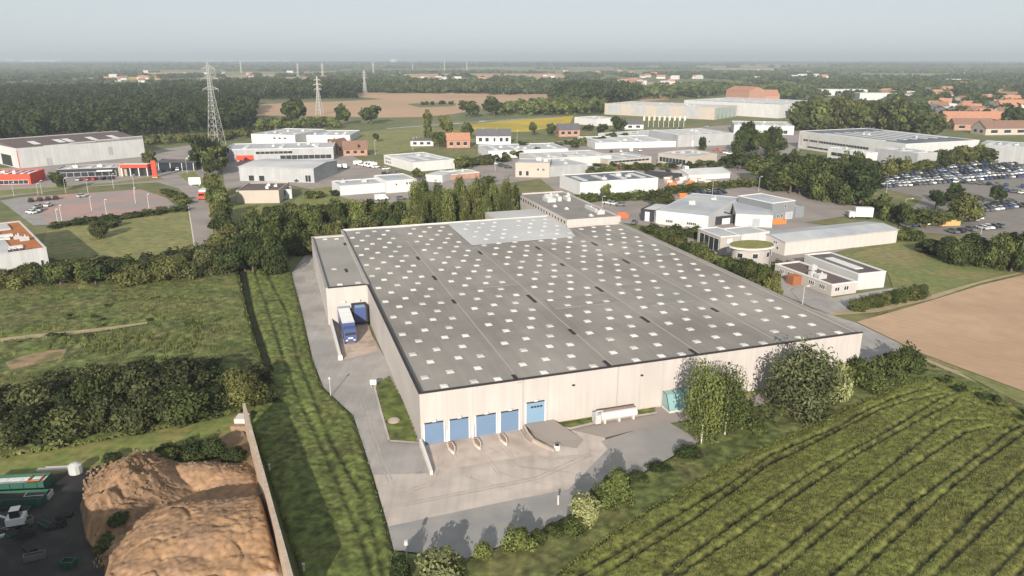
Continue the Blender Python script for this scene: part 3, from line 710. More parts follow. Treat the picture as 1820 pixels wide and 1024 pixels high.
for k in range(5):
    a, b = 16 * k + (.3 if k == 0 else 0), 16 * k + 16 - (.3 if k == 4 else 0); v1 = 112.7 if k < 4 else 97
    mr.face([(a, .3, 8.0), ((a + b) / 2, .3, 8.16), ((a + b) / 2, v1, 8.16), (a, v1, 8.0)], R_GREY)
    mr.face([((a + b) / 2, .3, 8.16), (b, .3, 8.0), (b, v1, 8.0), ((a + b) / 2, v1, 8.16)], R_GREY)
roof = mr.build('roof', wh)
R_WING = M('wing_roof', (.275, .255, .23), var=.12, scale=.1)
roof_plane('wing_roof', -8.4, .0, 57.3, 106.2, 8.05, R_WING)
m = MB(); m.box(-.15, .45, 57, 113, 7.9, 8.6, W_PINK, M('grey_flashing', (.3, .29, .28), var=.1)); m.build('parapet', wh)
m = MB(); m.box(-.07, 80.07, -.08, .36, 8.43, 8.57, TRIM_D); m.box(-.08, .36, .36, 57.0, 8.43, 8.57, TRIM_D); m.build('coping', wh)
m = MB(); m.box(79.5, 80.08, .5, 97, 8.38, 8.6, M('grey_coping', (.26, .25, .24), var=.1)); m.box(-8.78, -8.3, 57, 106.58, 8.38, 8.58, M('grey_coping', (.3, .3, .3))); m.box(-8.3, 0, 56.92, 57.4, 8.38, 8.58, TRIM_D)
m.box(0, 63, 112.6, 113.08, 8.38, 8.6, TRIM_W); m.box(-8.3, 0, 106.2, 106.6, 8.38, 8.6, M('grey_coping', (.3, .3, .3))); m.build('coping', wh)
m = MB(); m.prism([(31, 85), (46, 85.1), (60.8, 85.6), (62.8, 94), (62.9, 112.6), (31, 112.6)], 8.19, 8.26, R_LIGHT); m.box(46, 62.9, 112.6, 124, -.3, 8.5, W_BEIGE, R_LIGHT); m.build('membrane_roof', wh)
fl = M('pale_seam', (.34, .312, .285), var=.1)
m = MB()
for u in (16, 32, 48, 64):
    m.box(u - .34, u - .12, .5, 84.5 if u in (32, 48) else 96, 8.0, 8.035, fl)
m.build('gutter_seam', wh)
patch = M('roof_patch', (.235, .216, .196), var=.12, scale=.3)
for u, v, w, d in ((22, 48, 9, .8), (33, 30, 14, 6), (52, 26, 10, 14), (49, 55, 3, 20), (70, 60, 6, 12), (8, 80, 7, 4), (26, 66, 4, 12), (39, 52, 8, 1)):
    m = MB(); m.box(u, u + w, v, v + d, 8.1, 8.185, patch); m.build('roof_patch', wh)
sk = []
for b in range(5):
    for j, (du, v0) in enumerate(((2.1, 6.3), (4.2, 2.2), (6.3, 7.0), (8.9, 2.3), (10.8, 7.0), (12.6, 2.1))):
        du += 0 if b else 0
        for k in range(13):
            u, v = 16 * b + du, v0 + 9.72 * k
            if v > (95 if b == 4 else 110.5) or (u > 63 and v > 95): continue
            if (u, v) in sk: continue
            sk.append((u, v))
for p in ((-5.5, 60), (-1.6, 60.2), (-5.6, 73), (-5.2, 104), (-2.2, 103.5)): sk.append(p)
def near(p): x, y = UV(*p); return math.hypot(x, y)
sk.sort(key=near)
def dome(mb, u, v, z, mat):
    a, b, c = .62, .55, .36
    mb.box(u - a, u + a, v - a * .92, v + a * .92, z - .1, z + .13, M('rooflight_kerb', (.4, .385, .365), var=.1))
    i = len(mb.v); k = mb.mi(mat)
    mb.v += [(u - b, v - b * .9, z + .13), (u + b, v - b * .9, z + .13), (u + b, v + b * .9, z + .13), (u - b, v + b * .9, z + .13), (u - c, v - c, z + .2), (u + c, v - c, z + .2), (u + c, v + c, z + .2), (u - c, v + c, z + .2)]
    for q in range(4): mb.f.append((i + q, i + (q + 1) % 4, i + 4 + (q + 1) % 4, i + 4 + q)); mb.m.append(k)
    mb.f.append((i + 4, i + 5, i + 6, i + 7)); mb.m.append(k)
SKV = [SKYL, M('rooflight_dusty', (.52, .505, .48), rough=.4, var=.06), M('rooflight_grey', (.44, .44, .43), rough=.4, var=.06), SKYL, M('rooflight_bright', (.68, .68, .67), rough=.3, var=.03)]
SKMS = []
for mt in SKV: m0 = MB(); dome(m0, 0, 0, 0, mt); SKMS.append(m0.mesh('rooflight'))
rest = MB()
for i, (u, v) in enumerate(sk):
    zz = (8.03 + .13 * (1 - abs((u % 16) - 8) / 8)) if u > 0 else 8.06
    if i < 100:
        o = link('rooflight', SKMS[(i * 7 + i // 3) % 5], wh); o.location = (u, v, zz)
    else: dome(rest, u, v, zz if not (31 < u < 63 and v > 85) else 8.27, SKV[(i * 7 + i // 3) % 5])
o = rest.build('rooflight', wh); o['kind'] = 'stuff'
for u, v, s in ((15, 76.7, 1), (15.2, 58.7, 1.1), (15.3, 41, .8), (15.4, 1.5, 1), (30.9, 37.8, 1.7), (31.2, 2, 1.1), (31.4, 17.6, .9), (31, 77, 1), (46.6, 77, 1), (46.8, 39.4, 1.2), (47, 19.3, 1.1), (47.1, 2, 1.1), (62.4, 76.4, 1.2), (62.4, 57.9, 1.2), (62.6, 20, .8), (-3, 71, 1), (46.6, 60, .7), (-.6, 97, .9)):
    m = MB(); m.box(u - .32, u + .32, v - 1.5 * s, v + 1.5 * s, 8.0, 8.12, TRIM_D); m.build('roof_drain', wh)
# office block at the back
m = MB(); q = [(63, 97), (80.2, 97), (80.2, 143), (63, 143)]; m.ring(q, .3, -.3, 10.4, 9.9, W_PINK); ob = m.build('office_block', wh)
m = MB(); m.box(63.3, 79.9, 97.3, 142.7, 9.6, 9.92, M('office_roof', (.22, .2, .185), var=.12, scale=.2)); m.build('roof', ob)
for k in range(18):
    m = MB(); v = 98.5 + 2.45 * k; m.box(62.95, 63.02, v, v + .9, 8.9, 9.7, GLASS); m.build('window', ob)
for (u, v, w, d, hh) in ((68, 126, 3, 5, 1.2), (72, 127, 1.4, 5, 1.5), (75, 126, 1.2, 4, 1.3), (70, 134, 5, 1, 1.2), (76, 106, .8, 8, 1.1), (75.4, 103, 2.4, .9, 1.2), (67, 118, 1.2, 1.2, .4), (69, 113, 1.2, 1.2, .4), (72, 101, 1.2, 1.2, .4), (77, 131, 1, 1, 1.6)):
    m = MB(); m.box(u, u + w, v, v + d, 9.9, 9.9 + hh, METAL, TRIM_W); m.tube([(u + w / 2, v + d / 2, 9.9 + hh), (u + w / 2, v + d / 2, 10.2 + hh)], min(w, d) * .3, TRIM_W, 8); m.build('roof_unit', ob)
# dock doors along the front
def wdoor(name, u0, u1, z0, z1, mat, win=False):
    m = MB(); m.box(u0, u1, -.1, .02, z0, z1, mat); d = m.build(name, wh)
    f = MB(); f.box(u0 - .2, u0, -.22, .02, z0, z1 + .14, TRIM_W); f.box(u1, u1 + .2, -.22, .02, z0, z1 + .14, TRIM_W); f.box(u0, u1, -.18, .02, z1, z1 + .14, TRIM_D); f.build('frame', d)
    l = MB(); l.box((u0 + u1) / 2 - .3, (u0 + u1) / 2 + .3, -.45, .02, z1 + .3, z1 + .55, TRIM_W); l.build('door_lamp', d)
    if win:
        for k in range(4):
            w = MB(); w.box(u0 + .75 + k * .5, u0 + 1.15 + k * .5, -.13, -.05, z1 - .9, z1 - .6, GLASS); w.build('window', d)
for u0, u1 in ((.55, 3.45), (4.35, 7.3), (8.45, 11.6), (12.35, 15.25)):
    wdoor('dock_door', u0, u1, .05, 3.5, BLUE)
wdoor('entrance_door', 16.5, 19.5, 1.0, 4.4, BLUE2, True)
for u in (3.75, 7.7, 11.85):
    m = MB(); m.box(u, u + .35, -.35, .02, -.3, 2.2, TRIM_W); m.build('door_buffer', wh)
for u0, u1 in ((-6.6, -4.0),):
    m = MB(); m.box(u0, u1, 56.9, 57.02, .9, 4.1, BLUE); d = m.build('dock_door', wh)
# blue dock shelter beside the lorry
m = MB(); m.box(-3.4, -.9, 54.6, 57.0, .9, 4.2, CAB, M('blue_dock_roof', (.2, .3, .46), var=.08)); m.box(-3.7, -3.4, 54.5, 57, .9, 4.5, TRIM_D); m.box(-.9, -.6, 54.5, 57, .9, 4.5, TRIM_D); m.box(-3.7, -.6, 56.6, 57, 4.2, 4.6, TRIM_D); m.build('dock_shelter', wh)
for u in (-5.3, -2.2):
    m = MB(); m.box(u - .4, u + .4, 56.4, 57.0, 5.0, 5.35, TRIM_W); m.build('door_lamp', wh)
for u in (16.0, 32.0, 48.0, 64.0):
    m = MB(); m.box(u - .09, u + .09, -.14, -.005, 0, 8.35, M('grey_downpipe', (.36, .35, .34), var=.05)); m.build('downpipe', wh)
for u in (24.3, 36.2, 52.5):
    m = MB(); m.box(u - .2, u + .2, -.3, -.005, 6.3, 6.5, TRIM_D); m.build('wall_lamp', wh)
m = MB(); m.box(20.2, 79.9, -.03, -.005, .05, .4, CONC_D); m.build('plinth', wh)
# things that stand round it
def wthing(name, label, cat, u, v, group=None, rz=0): x, y = UV(u, v); return thing(name, label, cat, (x, y, 0), WA + rz, group)
tr = wthing('articulated_lorry', 'lorry with white box trailer and blue cab backed into the recessed dock', 'lorry', -5.4, 44.4)
m = MB(); m.box(-1.25, 1.25, 2.4, 12.2, 1.1, 3.8, M('lorry_box_white', (.7, .69, .67), var=.06, stripe=('Y', 3, .06, .8))); tl = m.build('trailer', tr)
m = MB(); m.box(-1.29, 1.29, 2.35, 12.25, 1.0, 1.35, CAB); m.box(-1.3, -1.26, 2.4, 12.2, 1.35, 3.82, CAB); m.box(1.26, 1.3, 2.4, 12.2, 1.35, 3.82, CAB); m.box(-1.28, 1.28, 2.3, 2.38, 1.35, 3.83, CAB); m.build('trailer_skirt', tl)
m = MB(); pr = [(-.2, .6), (-.2, 1.8), (.1, 2.7), (.6, 3.1), (2.1, 3.2), (2.1, .6)]
m.v = [(s, p[0], p[1]) for s in (-1.22, 1.22) for p in pr]; k = m.mi(CAB)
for j in range(6): m.f.append((j, (j + 1) % 6, 6 + (j + 1) % 6, 6 + j)); m.m.append(k)
m.f += [(5, 4, 3, 2, 1, 0), (6, 7, 8, 9, 10, 11)]; m.m += [k, k]; cab = m.build('cab', tr)
m = MB(); m.face([(-1.1, -.2, 2.0), (1.1, -.2, 2.0), (1.05, .02, 2.6), (-1.05, .02, 2.6)][::1], GLASS); o = m.build('windscreen', cab); o.location = (0, -.05, .02)
for s in (-.75, .75):
    m = MB(); m.box(s - .2, s + .2, -.26, -.19, .9, 1.15, TRIM_W); m.build('headlight', cab)
m = MB(); m.box(-.5, .5, -.24, -.19, 1.3, 1.6, TRIM_W); m.build('badge_plate', cab)
for y in (.6, 3.4, 8.4, 9.6, 10.8):
    for s in (-1.05, 1.05):
        m = MB(); m.tube([(s - .15, y, .5), (s + .15, y, .5)], .5, TYRE, 10); m.build('wheel', tr)
def wallthing(name, label, cat, pts, t, h0, h1, mat, cap=None, group=None):
    # a low wall along a line of warehouse co-ordinates, its height running from h0 to h1
    x, y = UV(*pts[0]); o = MB(); n = len(pts)
    for i in range(n - 1):
        a, b = Vector(pts[i]), Vector(pts[i + 1]); d = (b - a).normalized(); nn = Vector((-d.y, d.x)) * t / 2
        za, zb = h0 + (h1 - h0) * i / (n - 1), h0 + (h1 - h0) * (i + 1) / (n - 1)
        q = [a - nn, b - nn + d * .02, b + nn + d * .02, a + nn]; k = len(o.v)
        q = [p - Vector(pts[0]) for p in q]
        o.v += [(p.x, p.y, 0) for p in q] + [(q[0].x, q[0].y, za), (q[1].x, q[1].y, zb), (q[2].x, q[2].y, zb), (q[3].x, q[3].y, za)]
        mi = o.mi(mat); mc = o.mi(cap or mat)
        for j in range(4): o.f.append((k + j, k + (j + 1) % 4, k + 4 + (j + 1) % 4, k + 4 + j)); o.m.append(mi)
        o.f.append((k + 4, k + 5, k + 6, k + 7)); o.m.append(mc)
    ob = o.build(name); ob.location = (x, y, 0); ob.rotation_euler = (0, 0, WA); return tag(ob, label, cat, group)
wallthing('dock_wall', 'low white wall between driveway and the lorry dock', 'wall', [(-8.2, 57), (-8.2, 47), (-8.2, 37.6)], .45, 1.6, 1.1, CONC_W, TRIM_W)
m = MB(); m.box(-.4, .4, -.4, .4, 0, 1.0, TRIM_W); m.box(-.3, .3, -.3, .3, 1.0, 1.15, CONC_W); o = m.build('bollard'); x, y = UV(-8.2, 36.8); o.location = (x, y, 0); o.rotation_euler = (0, 0, WA); tag(o, 'stubby white bollard at the end of the lorry dock wall', 'bollard')
wallthing('dock_wall', 'low kerb wall at the left end of the blue dock doors', 'wall', [(-.1, -.1), (-.2, -5), (-.3, -8.6)], .4, 1.2, .8, CONC_W, TRIM_W)
RAMPW = M('ramp_concrete', (.34, .28, .235), var=.15, scale=.7)
def uvp(px, py, z):
    p = G(px, py, z) - A0; return (p.x * ux + p.y * uy, -p.x * uy + p.y * ux)
wallthing('ramp_wall', 'bent beige retaining wall beside the ramp of the light blue door', 'wall', [uvp(931, 756, .9), uvp(938, 768, .9), uvp(948, 779, .9), uvp(966, 787, .9), uvp(986, 795, .9)], .35, .95, .55, RAMPW, CONC)
wallthing('ramp_wall', 'short stub wall left of the bent ramp wall', 'wall', [uvp(925, 766, .5), uvp(931, 776, .5), uvp(940, 783, .5)], .25, .5, .35, RAMPW, CONC)
q0, q1, q2, q3 = UV(16.3, -.02), UV(21.0, -.02), UV(23.5, -6.2), UV(21.6, -8.2); q4 = UV(17.4, -5.2)
m = MB(); m.face([(*q0, .95), (*q4, .55), (*q3, .22), (*q2, .22), (*q1, .95)], ASPH_B); tag(m.build('entrance_ramp'), None, None, None, 'structure')
m = MB(); m.tube([(0, 0, 0), (0, 0, .85)], .5, CONC_W, 12); m.tube([(0, 0, .85), (0, 0, .9)], .34, TRIM_D, 12); o = m.build('ramp_bollard'); o.location = G(990, 800); tag(o, 'round concrete bollard closing the foot of the bent ramp', 'bollard')
for i, (u, nm) in enumerate(((4.0, 'first from the left'), (7.95, 'middle'), (12.0, 'nearest the ramp'))):
    m = MB(); out = [(-.45, 0), (-.55, -1.5), (-.3, -2.6), (0, -3.1), (.3, -2.6), (.55, -1.5), (.45, 0)][::-1]
    if area(out) < 0: out = out[::-1]
    m.prism(out, 0, .55, CONC_W); m.prism(inset(out, .2), .55, .58, M('rusty_fill', (.28, .18, .12), var=.2)); o = m.build('dock_island'); x, y = UV(u, -1.2); o.location = (x, y, 0); o.rotation_euler = (0, 0, WA)
    tag(o, 'boat shaped concrete wheel guide between dock doors, ' + nm, 'wheel guide', 'concrete wheel guides at the dock doors')
tk = wthing('water_tank', 'long white tank on feet standing by the front wall lawn', 'tank', 30.8, -2.0)
TK = M('tank_white', (.5, .49, .48), var=.05)
m = MB(); m.tube([(-2.6, 0, 1.2), (3.6, 0, 1.2)], .7, TK, 14); m.build('tank_shell', tk)
m = MB(); m.box(-2.6, 3.6, .45, .7, 1.75, 2.05, M('brown_gutter', (.2, .14, .12))); m.build('pipe_tray', tk)
m = MB(); m.box(-3.7, -2.75, -.7, .7, .4, 1.9, METAL); m.tube([(-3.4, -.3, 1.8), (-3.4, -.3, 2.4), (-2.4, -.3, 2.4), (-2.4, -.3, 1.7)], .12, METAL); m.build('pump_unit', tk)
for x in (-2, .5, 3):
    m = MB(); m.box(x - .15, x + .15, -.6, .6, 0, .8, CONC_W); m.build('saddle_foot', tk)
sh = wthing('glass_shelter', 'teal glass porch against the front wall behind the birches', 'shelter', 42.6, -1.6)
m = MB(); m.box(-2.4, 2.4, -1.0, 1.4, 0, .5, CONC_W); m.build('plinth', sh)
m = MB(); m.face([(-2.4, -1.0, .5), (2.4, -1.0, .5), (2.4, .2, 2.9), (-2.4, .2, 2.9)], TEAL); m.face([(-2.4, .2, 2.9), (2.4, .2, 2.9), (2.4, 1.4, 3.0), (-2.4, 1.4, 3.0)], TEAL); m.face([(-2.4, -1, .5), (-2.4, .2, 2.9), (-2.4, 1.4, 3), (-2.4, 1.4, .5)], TEAL); m.face([(2.4, -1, .5), (2.4, 1.4, .5), (2.4, 1.4, 3), (2.4, .2, 2.9)], TEAL); m.build('glazing', sh)
m = MB()
for x in (-2.4, -.8, .8, 2.4): m.tube([(x, -1.02, .5), (x, .18, 2.95), (x, 1.4, 3.05)], .06, TRIM_D, 4)
m.build('frame', sh)
sg = thing('notice_board', 'small white notice board on posts at the corner of the grass island', 'sign', G(664, 691))
m = MB(); m.box(-.55, .55, -.04, .04, .8, 1.7, TRIM_W); m.build('board', sg)
for s in (-.4, .4):
    m = MB(); m.box(s - .04, s + .04, .05, .13, 0, 1.6, METAL); m.build('post', sg)
mn = MB(); mn.tube([(0, 0, 0), (0, 0, .42)], .95, CONC_D, 14); mn.tube([(0, 0, .42), (0, 0, .46)], .7, CONC, 14); o = mn.build('well_cover'); o.location = G(700, 751); tag(o, 'round concrete well cover in the grass island', 'well cover')
def lamp(name, label, px, base, top, arm=1.2, az=0, mat=METAL, group=None):
    g = G(px, base); h = height_from(px, base, top); t = thing(name, label, 'lamp post', g, az, group)
    m = MB(); m.tube([(0, 0, 0), (0, 0, h)], .09, mat, 6, .06); m.build('pole', t)
    m = MB()
    if arm > .3: m.tube([(0, 0, h), (arm * .7, 0, h + .25)], .05, mat, 5)
    m.box(arm * .7 - .15, arm * .7 + .55, -.16, .16, h + .18, h + .34, TRIM_W if mat != TRIM_D else TRIM_D); m.build('lamp_head', t); return t
gl = thing('yard_lamp', 'short globe lamp post among bushes at the near yard corner', 'lamp post', G(724, 1010))
m = MB(); m.tube([(0, 0, 0), (0, 0, 3.2)], .09, CONC_W, 6, .06); m.build('pole', gl)
m = MB(); m.tube([(0, 0, 3.2), (0, 0, 3.3), (0, 0, 3.55), (0, 0, 3.66)], .28, METAL, 10, .2); m.build('lamp_head', gl)
gl = thing('yard_lamp', 'slim grey lamp post in the verge where the driveway bends', 'lamp post', G(588, 706))
m = MB(); m.tube([(0, 0, 0), (0, 0, 3.4)], .08, METAL, 6, .06); m.build('pole', gl); m = MB(); m.tube([(0, 0, 3.4), (0, 0, 3.7)], .24, METAL, 8, .16); m.build('lamp_head', gl)
for px, b, lab in ((992, 899, 'grey marker post in the hedge between the concrete yard and white blossom bush'), (480, 842, 'pale pipe post beside the long concrete wall'), (541, 1022, 'small green capped post in the wall shadow at the bottom edge')):
    m = MB(); m.tube([(0, 0, 0), (0, 0, 1.3)], .12, CONC_W, 6); m.tube([(0, 0, 1.3), (0, 0, 1.5)], .18, METAL, 6); o = m.build('marker_post'); o.location = G(px, b); tag(o, lab, 'post')

BUSHLATE = []
# ================================================================== SOIL YARD ON THE LEFT
pa, pb = G(522, 1040, 5.3), G(433, 716, 5.3); d = (pb - pa); L_ = d.length
rw = thing('retaining_wall', 'long tall concrete retaining wall beside the soil heap', 'wall', (pa.x, pa.y, 0), math.atan2(d.y, d.x))
nseg = 9; RET_TOP = M('retaining_wall_top', (.4, .33, .26), var=.2, scale=1)
for k in range(nseg):
    m = MB(); m.box(L_ * k / nseg + .02, L_ * (k + 1) / nseg - .02, -.2, .2, 0, 5.3 + .06 * math.sin(k * 2.1), CONC_D, RET_TOP); m.build('wall_panel', rw)
hp = poly((140, 905), (150, 860), (205, 822), (240, 812), (300, 822), (360, 800), (420, 780), (448, 812), (490, 960), (512, 1040), (360, 1075), (180, 1075), (185, 1010), (152, 960))
def gxy(px, py, z=0): p = G(px, py, z); return p.x, p.y
def mound(x, y, c, rx, ry, h, rot=0, p=2.0):
    dx, dy = x - c[0], y - c[1]; a = math.radians(rot); e = dx * math.cos(a) + dy * math.sin(a); f = -dx * math.sin(a) + dy * math.cos(a)
    return h * np.exp(-((np.abs(e) / rx) ** p + (np.abs(f) / ry) ** p))
def heap_h(x, y):
    z = np.maximum.reduce([mound(x, y, gxy(235, 850, 3), 5, 7.5, 5.6, 20), mound(x, y, gxy(200, 905, 2), 5.5, 5, 4.4), mound(x, y, gxy(370, 935, 3), 10.5, 7.5, 4.3, 10, 4), mound(x, y, gxy(300, 1000, 2), 9, 6, 3.3, 0, 3), mound(x, y, gxy(440, 905, 3), 6, 6, 3.4, 0, 3), mound(x, y, gxy(420, 985, 2), 6, 6, 3.0, 0, 3), mound(x, y, gxy(340, 830, 2), 7, 3, 2.4)])
    gul = np.abs(fbm(x, y, 4.5, 2, 44) - .5)
    rg_ = 1 - 2 * np.abs(fbm(x, y, 3.2, 4, 45) - .5); lf = np.clip((gxy(285, 880, 3)[0] - x) / 4, 0, 1)
    z = z * (.88 + .16 * fbm(x, y, 6, 3, 41)) + (.12 + 1.4 * lf) * (rg_ - .8) * np.clip(z, 0, 1) + (.3 + .4 * lf) * (fbm(x, y, 1.0, 3, 42) - .5) * np.clip(z, 0, 1) + (.2 + .3 * lf) * (vnoise(x / .34, y / .34, 43) - .5) * np.clip(z, 0, 1)
    return z - .45 * np.clip(1 - gul / .035, 0, 1) * np.clip(z - .5, 0, 1) * fbm(x, y, 3, 2, 46)
o = relief('soil_heap', hp, .17, heap_h, SOIL, 'structure', None, None, .9, .05, tfn=lambda x, y, t: .5 + (t - .5) * .8 + .9 * (fbm(x, y, 5, 3, 47) - .5) - .25 * np.clip((gxy(300, 880, 3)[0] - x) / 5, 0, 1))
for i, (px, py, zz, w, h) in enumerate(((190, 935, 3, 3.0, 1.2), (207, 915, 3.4, 2.6, 1.1), (176, 955, 2.2, 2.2, .9), (215, 900, 3.8, 1.8, .8), (340, 815, 1.0, 4.5, 2.0), (300, 825, 1, 3, 1.5), (385, 800, 1, 3.5, 1.6), (355, 795, .6, 3, 1.6), (420, 800, .8, 3, 1.2))):
    o = put_tree('weed_patch', 'green weeds growing on the slope of the brown soil heap' if i < 4 else 'green scrub behind the soil heap', 0, 0, h, w, 'bush', 'green', 'weeds on the soil heap', 2); g = G(px, py, zz); o.location = (g.x, g.y, max(0, float(heap_h(np.array([g.x]), np.array([g.y]))[0]) - .25))
for px, b, tp, w_, lab in ((300, 818, 780, 46, 'dark scrub bush behind the soil heap, left of the tallest scrub'), (340, 818, 776, 56, 'tallest dark scrub bush behind the soil heap'), (382, 812, 780, 50, 'dark scrub bush behind the soil heap near the wall'), (415, 818, 792, 44, 'scrub bush behind the soil heap touching the wall'), (262, 826, 800, 40, 'low scrub bush at the left rear of the soil heap'), (200, 822, 805, 36, 'weedy bush between grey tank and soil heap')):
    BUSHLATE.append((lab, px, b, tp, w_))
sp = poly((400, 1075), (455, 998), (505, 975), (520, 1040), (520, 1075))
relief('sand_pile', sp, .3, lambda x, y: 1.6 * fbm(x, y, 5, 3, 61) + .6, SAND, 'structure', None, None, 1.6, .06)
rd = random.Random(5)
RUB = M('rubble_stone', (.24, .165, .105), var=.25, scale=2)
rb = MB()
for i in range(1500):
    g = G(rd.uniform(230, 430), rd.uniform(800, 850)) if i < 350 else G(rd.uniform(150, 300), rd.uniform(830, 920)) if i < 800 else G(rd.uniform(170, 470), rd.uniform(840, 1030))
    s = rd.uniform(.06, .2) if i < 800 else rd.uniform(.04, .13); zz = float(heap_h(np.array([g.x]), np.array([g.y]))[0])
    rb.prism([(g.x + s * math.cos(a) * rd.uniform(.6, 1.2), g.y + s * math.sin(a) * rd.uniform(.6, 1.2)) for a in (0, 1.3, 2.5, 3.8, 5)], zz - .2, zz + s * .8, RUB)
tag(rb.build('rubble'), 'scattered stones and rubble along the top of the soil heap', 'rubble', None, 'stuff')
# containers and odd things in the shaded corner
def crate(name, label, cat, px, py, w, d, h, rz, mat, lid, ribs=5, group=None):
    t = thing(name, label, cat, G(px, py), R(rz), group); m = MB(); m.ring([(-w / 2, 0), (w / 2, 0), (w / 2, d), (-w / 2, d)], .08, 0, h, .1, mat); m.box(-w / 2 + .08, w / 2 - .08, .08, d - .08, 0, .2 + h * .6, lid); m.build('body', t)
    for i in range(ribs): x = -w / 2 + w * (i + .5) / ribs; m = MB(); m.box(x - .06, x + .06, -.08, 0, .1, h - .05, mat); m.build('rib', t)
    return t
GREENM = M('green_container', (.025, .08, .055), rough=.5, var=.15)
SCRAP = M('white_scrap', (.6, .58, .55), var=.35, scale=3)
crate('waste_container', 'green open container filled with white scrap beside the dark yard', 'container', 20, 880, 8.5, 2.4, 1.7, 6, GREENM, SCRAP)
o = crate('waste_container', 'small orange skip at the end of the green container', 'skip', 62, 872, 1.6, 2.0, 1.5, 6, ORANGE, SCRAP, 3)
crate('waste_container', 'long grey green container in the dark yard shade', 'container', 10, 905, 9, 2.2, 1.3, 5, GREENM, SHADED_BLACKTOP)
crate('waste_container', 'grey low skip in the shade left of the soil heap', 'skip', 66, 893, 3.0, 1.4, 1.0, 8, METAL, SHADED_BLACKTOP, 4)
sk_ = thing('mini_excavator', 'small white digger parked in the shaded yard corner', 'digger', G(34, 935), R(20))
m = MB(); m.box(-1.1, .9, -.8, .8, .6, 1.5, TRIM_W); m.build('body', sk_); m = MB(); m.box(-.6, .5, -.6, .6, 1.5, 2.5, GLASS, TRIM_W); m.build('cab', sk_)
for s in (-.8, .8): m = MB(); m.box(-1.2, 1.2, s - .2, s + .2, 0, .6, TYRE); m.build('crawler_track', sk_)
m = MB(); m.tube([(-1.0, 0, 1.3), (-2.2, 0, 2.2), (-2.9, 0, 1.2)], .15, TRIM_W, 5); m.build('boom', sk_); m = MB(); m.box(-3.2, -2.7, -.4, .4, .7, 1.2, METAL); m.build('bucket', sk_)
m = MB(); m.tube([(0, 0, 0), (0, 0, .5)], .9, METAL, 14); m.tube([(0, 0, .5), (0, 0, .7)], .5, TYRE, 12); o = m.build('cable_drum'); o.location = G(3, 952); tag(o, 'round grey cable drum lying in the shaded yard', 'drum')
m = MB(); m.tube([(0, 0, .0), (0, 0, 1.4)], .9, METAL, 12); m.tube([(0, 0, 1.4), (0, 0, 1.7)], .9, METAL, 12, .3); o = m.build('storage_tank'); o.location = G(136, 842); tag(o, 'grey round tank by the mown strip behind the soil heap', 'tank')
m = MB(); m.box(-3, 3, 0, .6, 0, .35, CONC_W); m.box(-2.2, 2.0, .6, 1.1, 0, .25, CONC_W); o = m.build('beam_stack'); o.location = G(105, 838); o.rotation_euler = (0, 0, R(6)); tag(o, 'pale concrete beams stacked beside the mown strip', 'beams')
m = MB(); m.box(-.9, .9, 0, 2, 0, 1.6, CONC_W); m.prism([(-1.2, -1), (1.1, -1), (.9, 0), (-.9, 0)], 0, .9, RUB); o = m.build('concrete_block'); o.location = G(428, 762); tag(o, 'concrete block heap at the far end of the retaining wall', 'block')
for i in range(16):
    px, py = rd.uniform(2, 125), rd.uniform(905, 1015)
    crate('junk_crate', 'odd crate of scrap lying in the shaded dark yard', 'crate', px, py, rd.uniform(.7, 2.2), rd.uniform(.6, 1.4), rd.uniform(.4, 1.2), rd.uniform(-40, 40), rd.choice([GREENM, W_BLACK, M('shaded_crate', (.14, .13, .12), var=.2), TRIM_D]), SHADED_BLACKTOP, 3, 'crates in the dark yard')  # crate colours darkened to hold the yard's shade
# the tall shed just outside the frame whose shadow falls on the dark yard
sd = thing('tall_shed', 'tall dark shed whose long shadow covers the near yard', 'shed', (-72, 30, 0), R(-3))
m = MB(); m.box(-20, 22.5, 0, 19, 0, 13.4, W_GREY); m.build('wall', sd); m = MB(); m.box(-20.3, 22.8, -.3, 19.3, 13.4, 13.7, R_DARK); m.build('roof', sd)

# ================================================================== BUSINESS PARK
# right of the warehouse
block('small_factory', 'white windowless hall of the small factory with a long rooflight', 'factory', (1526, 487), (1575, 482), 516, d=(1420, 453), wall=W_WHITE, roof=R_DARK, coping=TRIM_W, rim=.3, lights=1)
b_, W_, D_, h_ = block('factory_office', 'low pink office with dark brown roof and orange porch', 'office', (1479, 506), (1524, 500), 527, d=(1376, 469), wall=W_PINK, roof=R_BROWN, coping=TRIM_W, units=3,
      ops=[('L', .1, .2, .35, .75, GLASS, 'window', 3), ('L', .28, .38, .35, .75, GLASS, 'window', 3), ('L', .66, .76, .35, .75, GLASS, 'window', 3), ('L', .82, .91, .35, .75, GLASS, 'window', 3), ('F', .12, .32, .35, .75, GLASS, 'window', 2), ('F', .48, .68, .35, .75, GLASS, 'window', 2)])
m = MB(); m.box(-2.6, 0, D_ * .5, D_ * .62, 0, h_ * .8, M('orange_porch_wall', (.27, .1, .05), var=.1), R_RUST); m.build('porch', b_)
g = G(1481, 478, 5); m = MB()
b_, W_, D_, h_ = block('long_shed', 'long ribbed pale shed with a grey low roof by the meadow', 'shed', (1396, 431), (1596, 409), 455, c=(1548, 394), wall=W_TAN, roof=R_PALE, kind='gable', rh=.8,
      ops=[('L', .2, .28, .3, .55, GLASS, 'window'), ('L', .34, .42, .3, .55, GLASS, 'window'), ('L', .25, .4, .7, .9, GLASS, 'window', 2)])
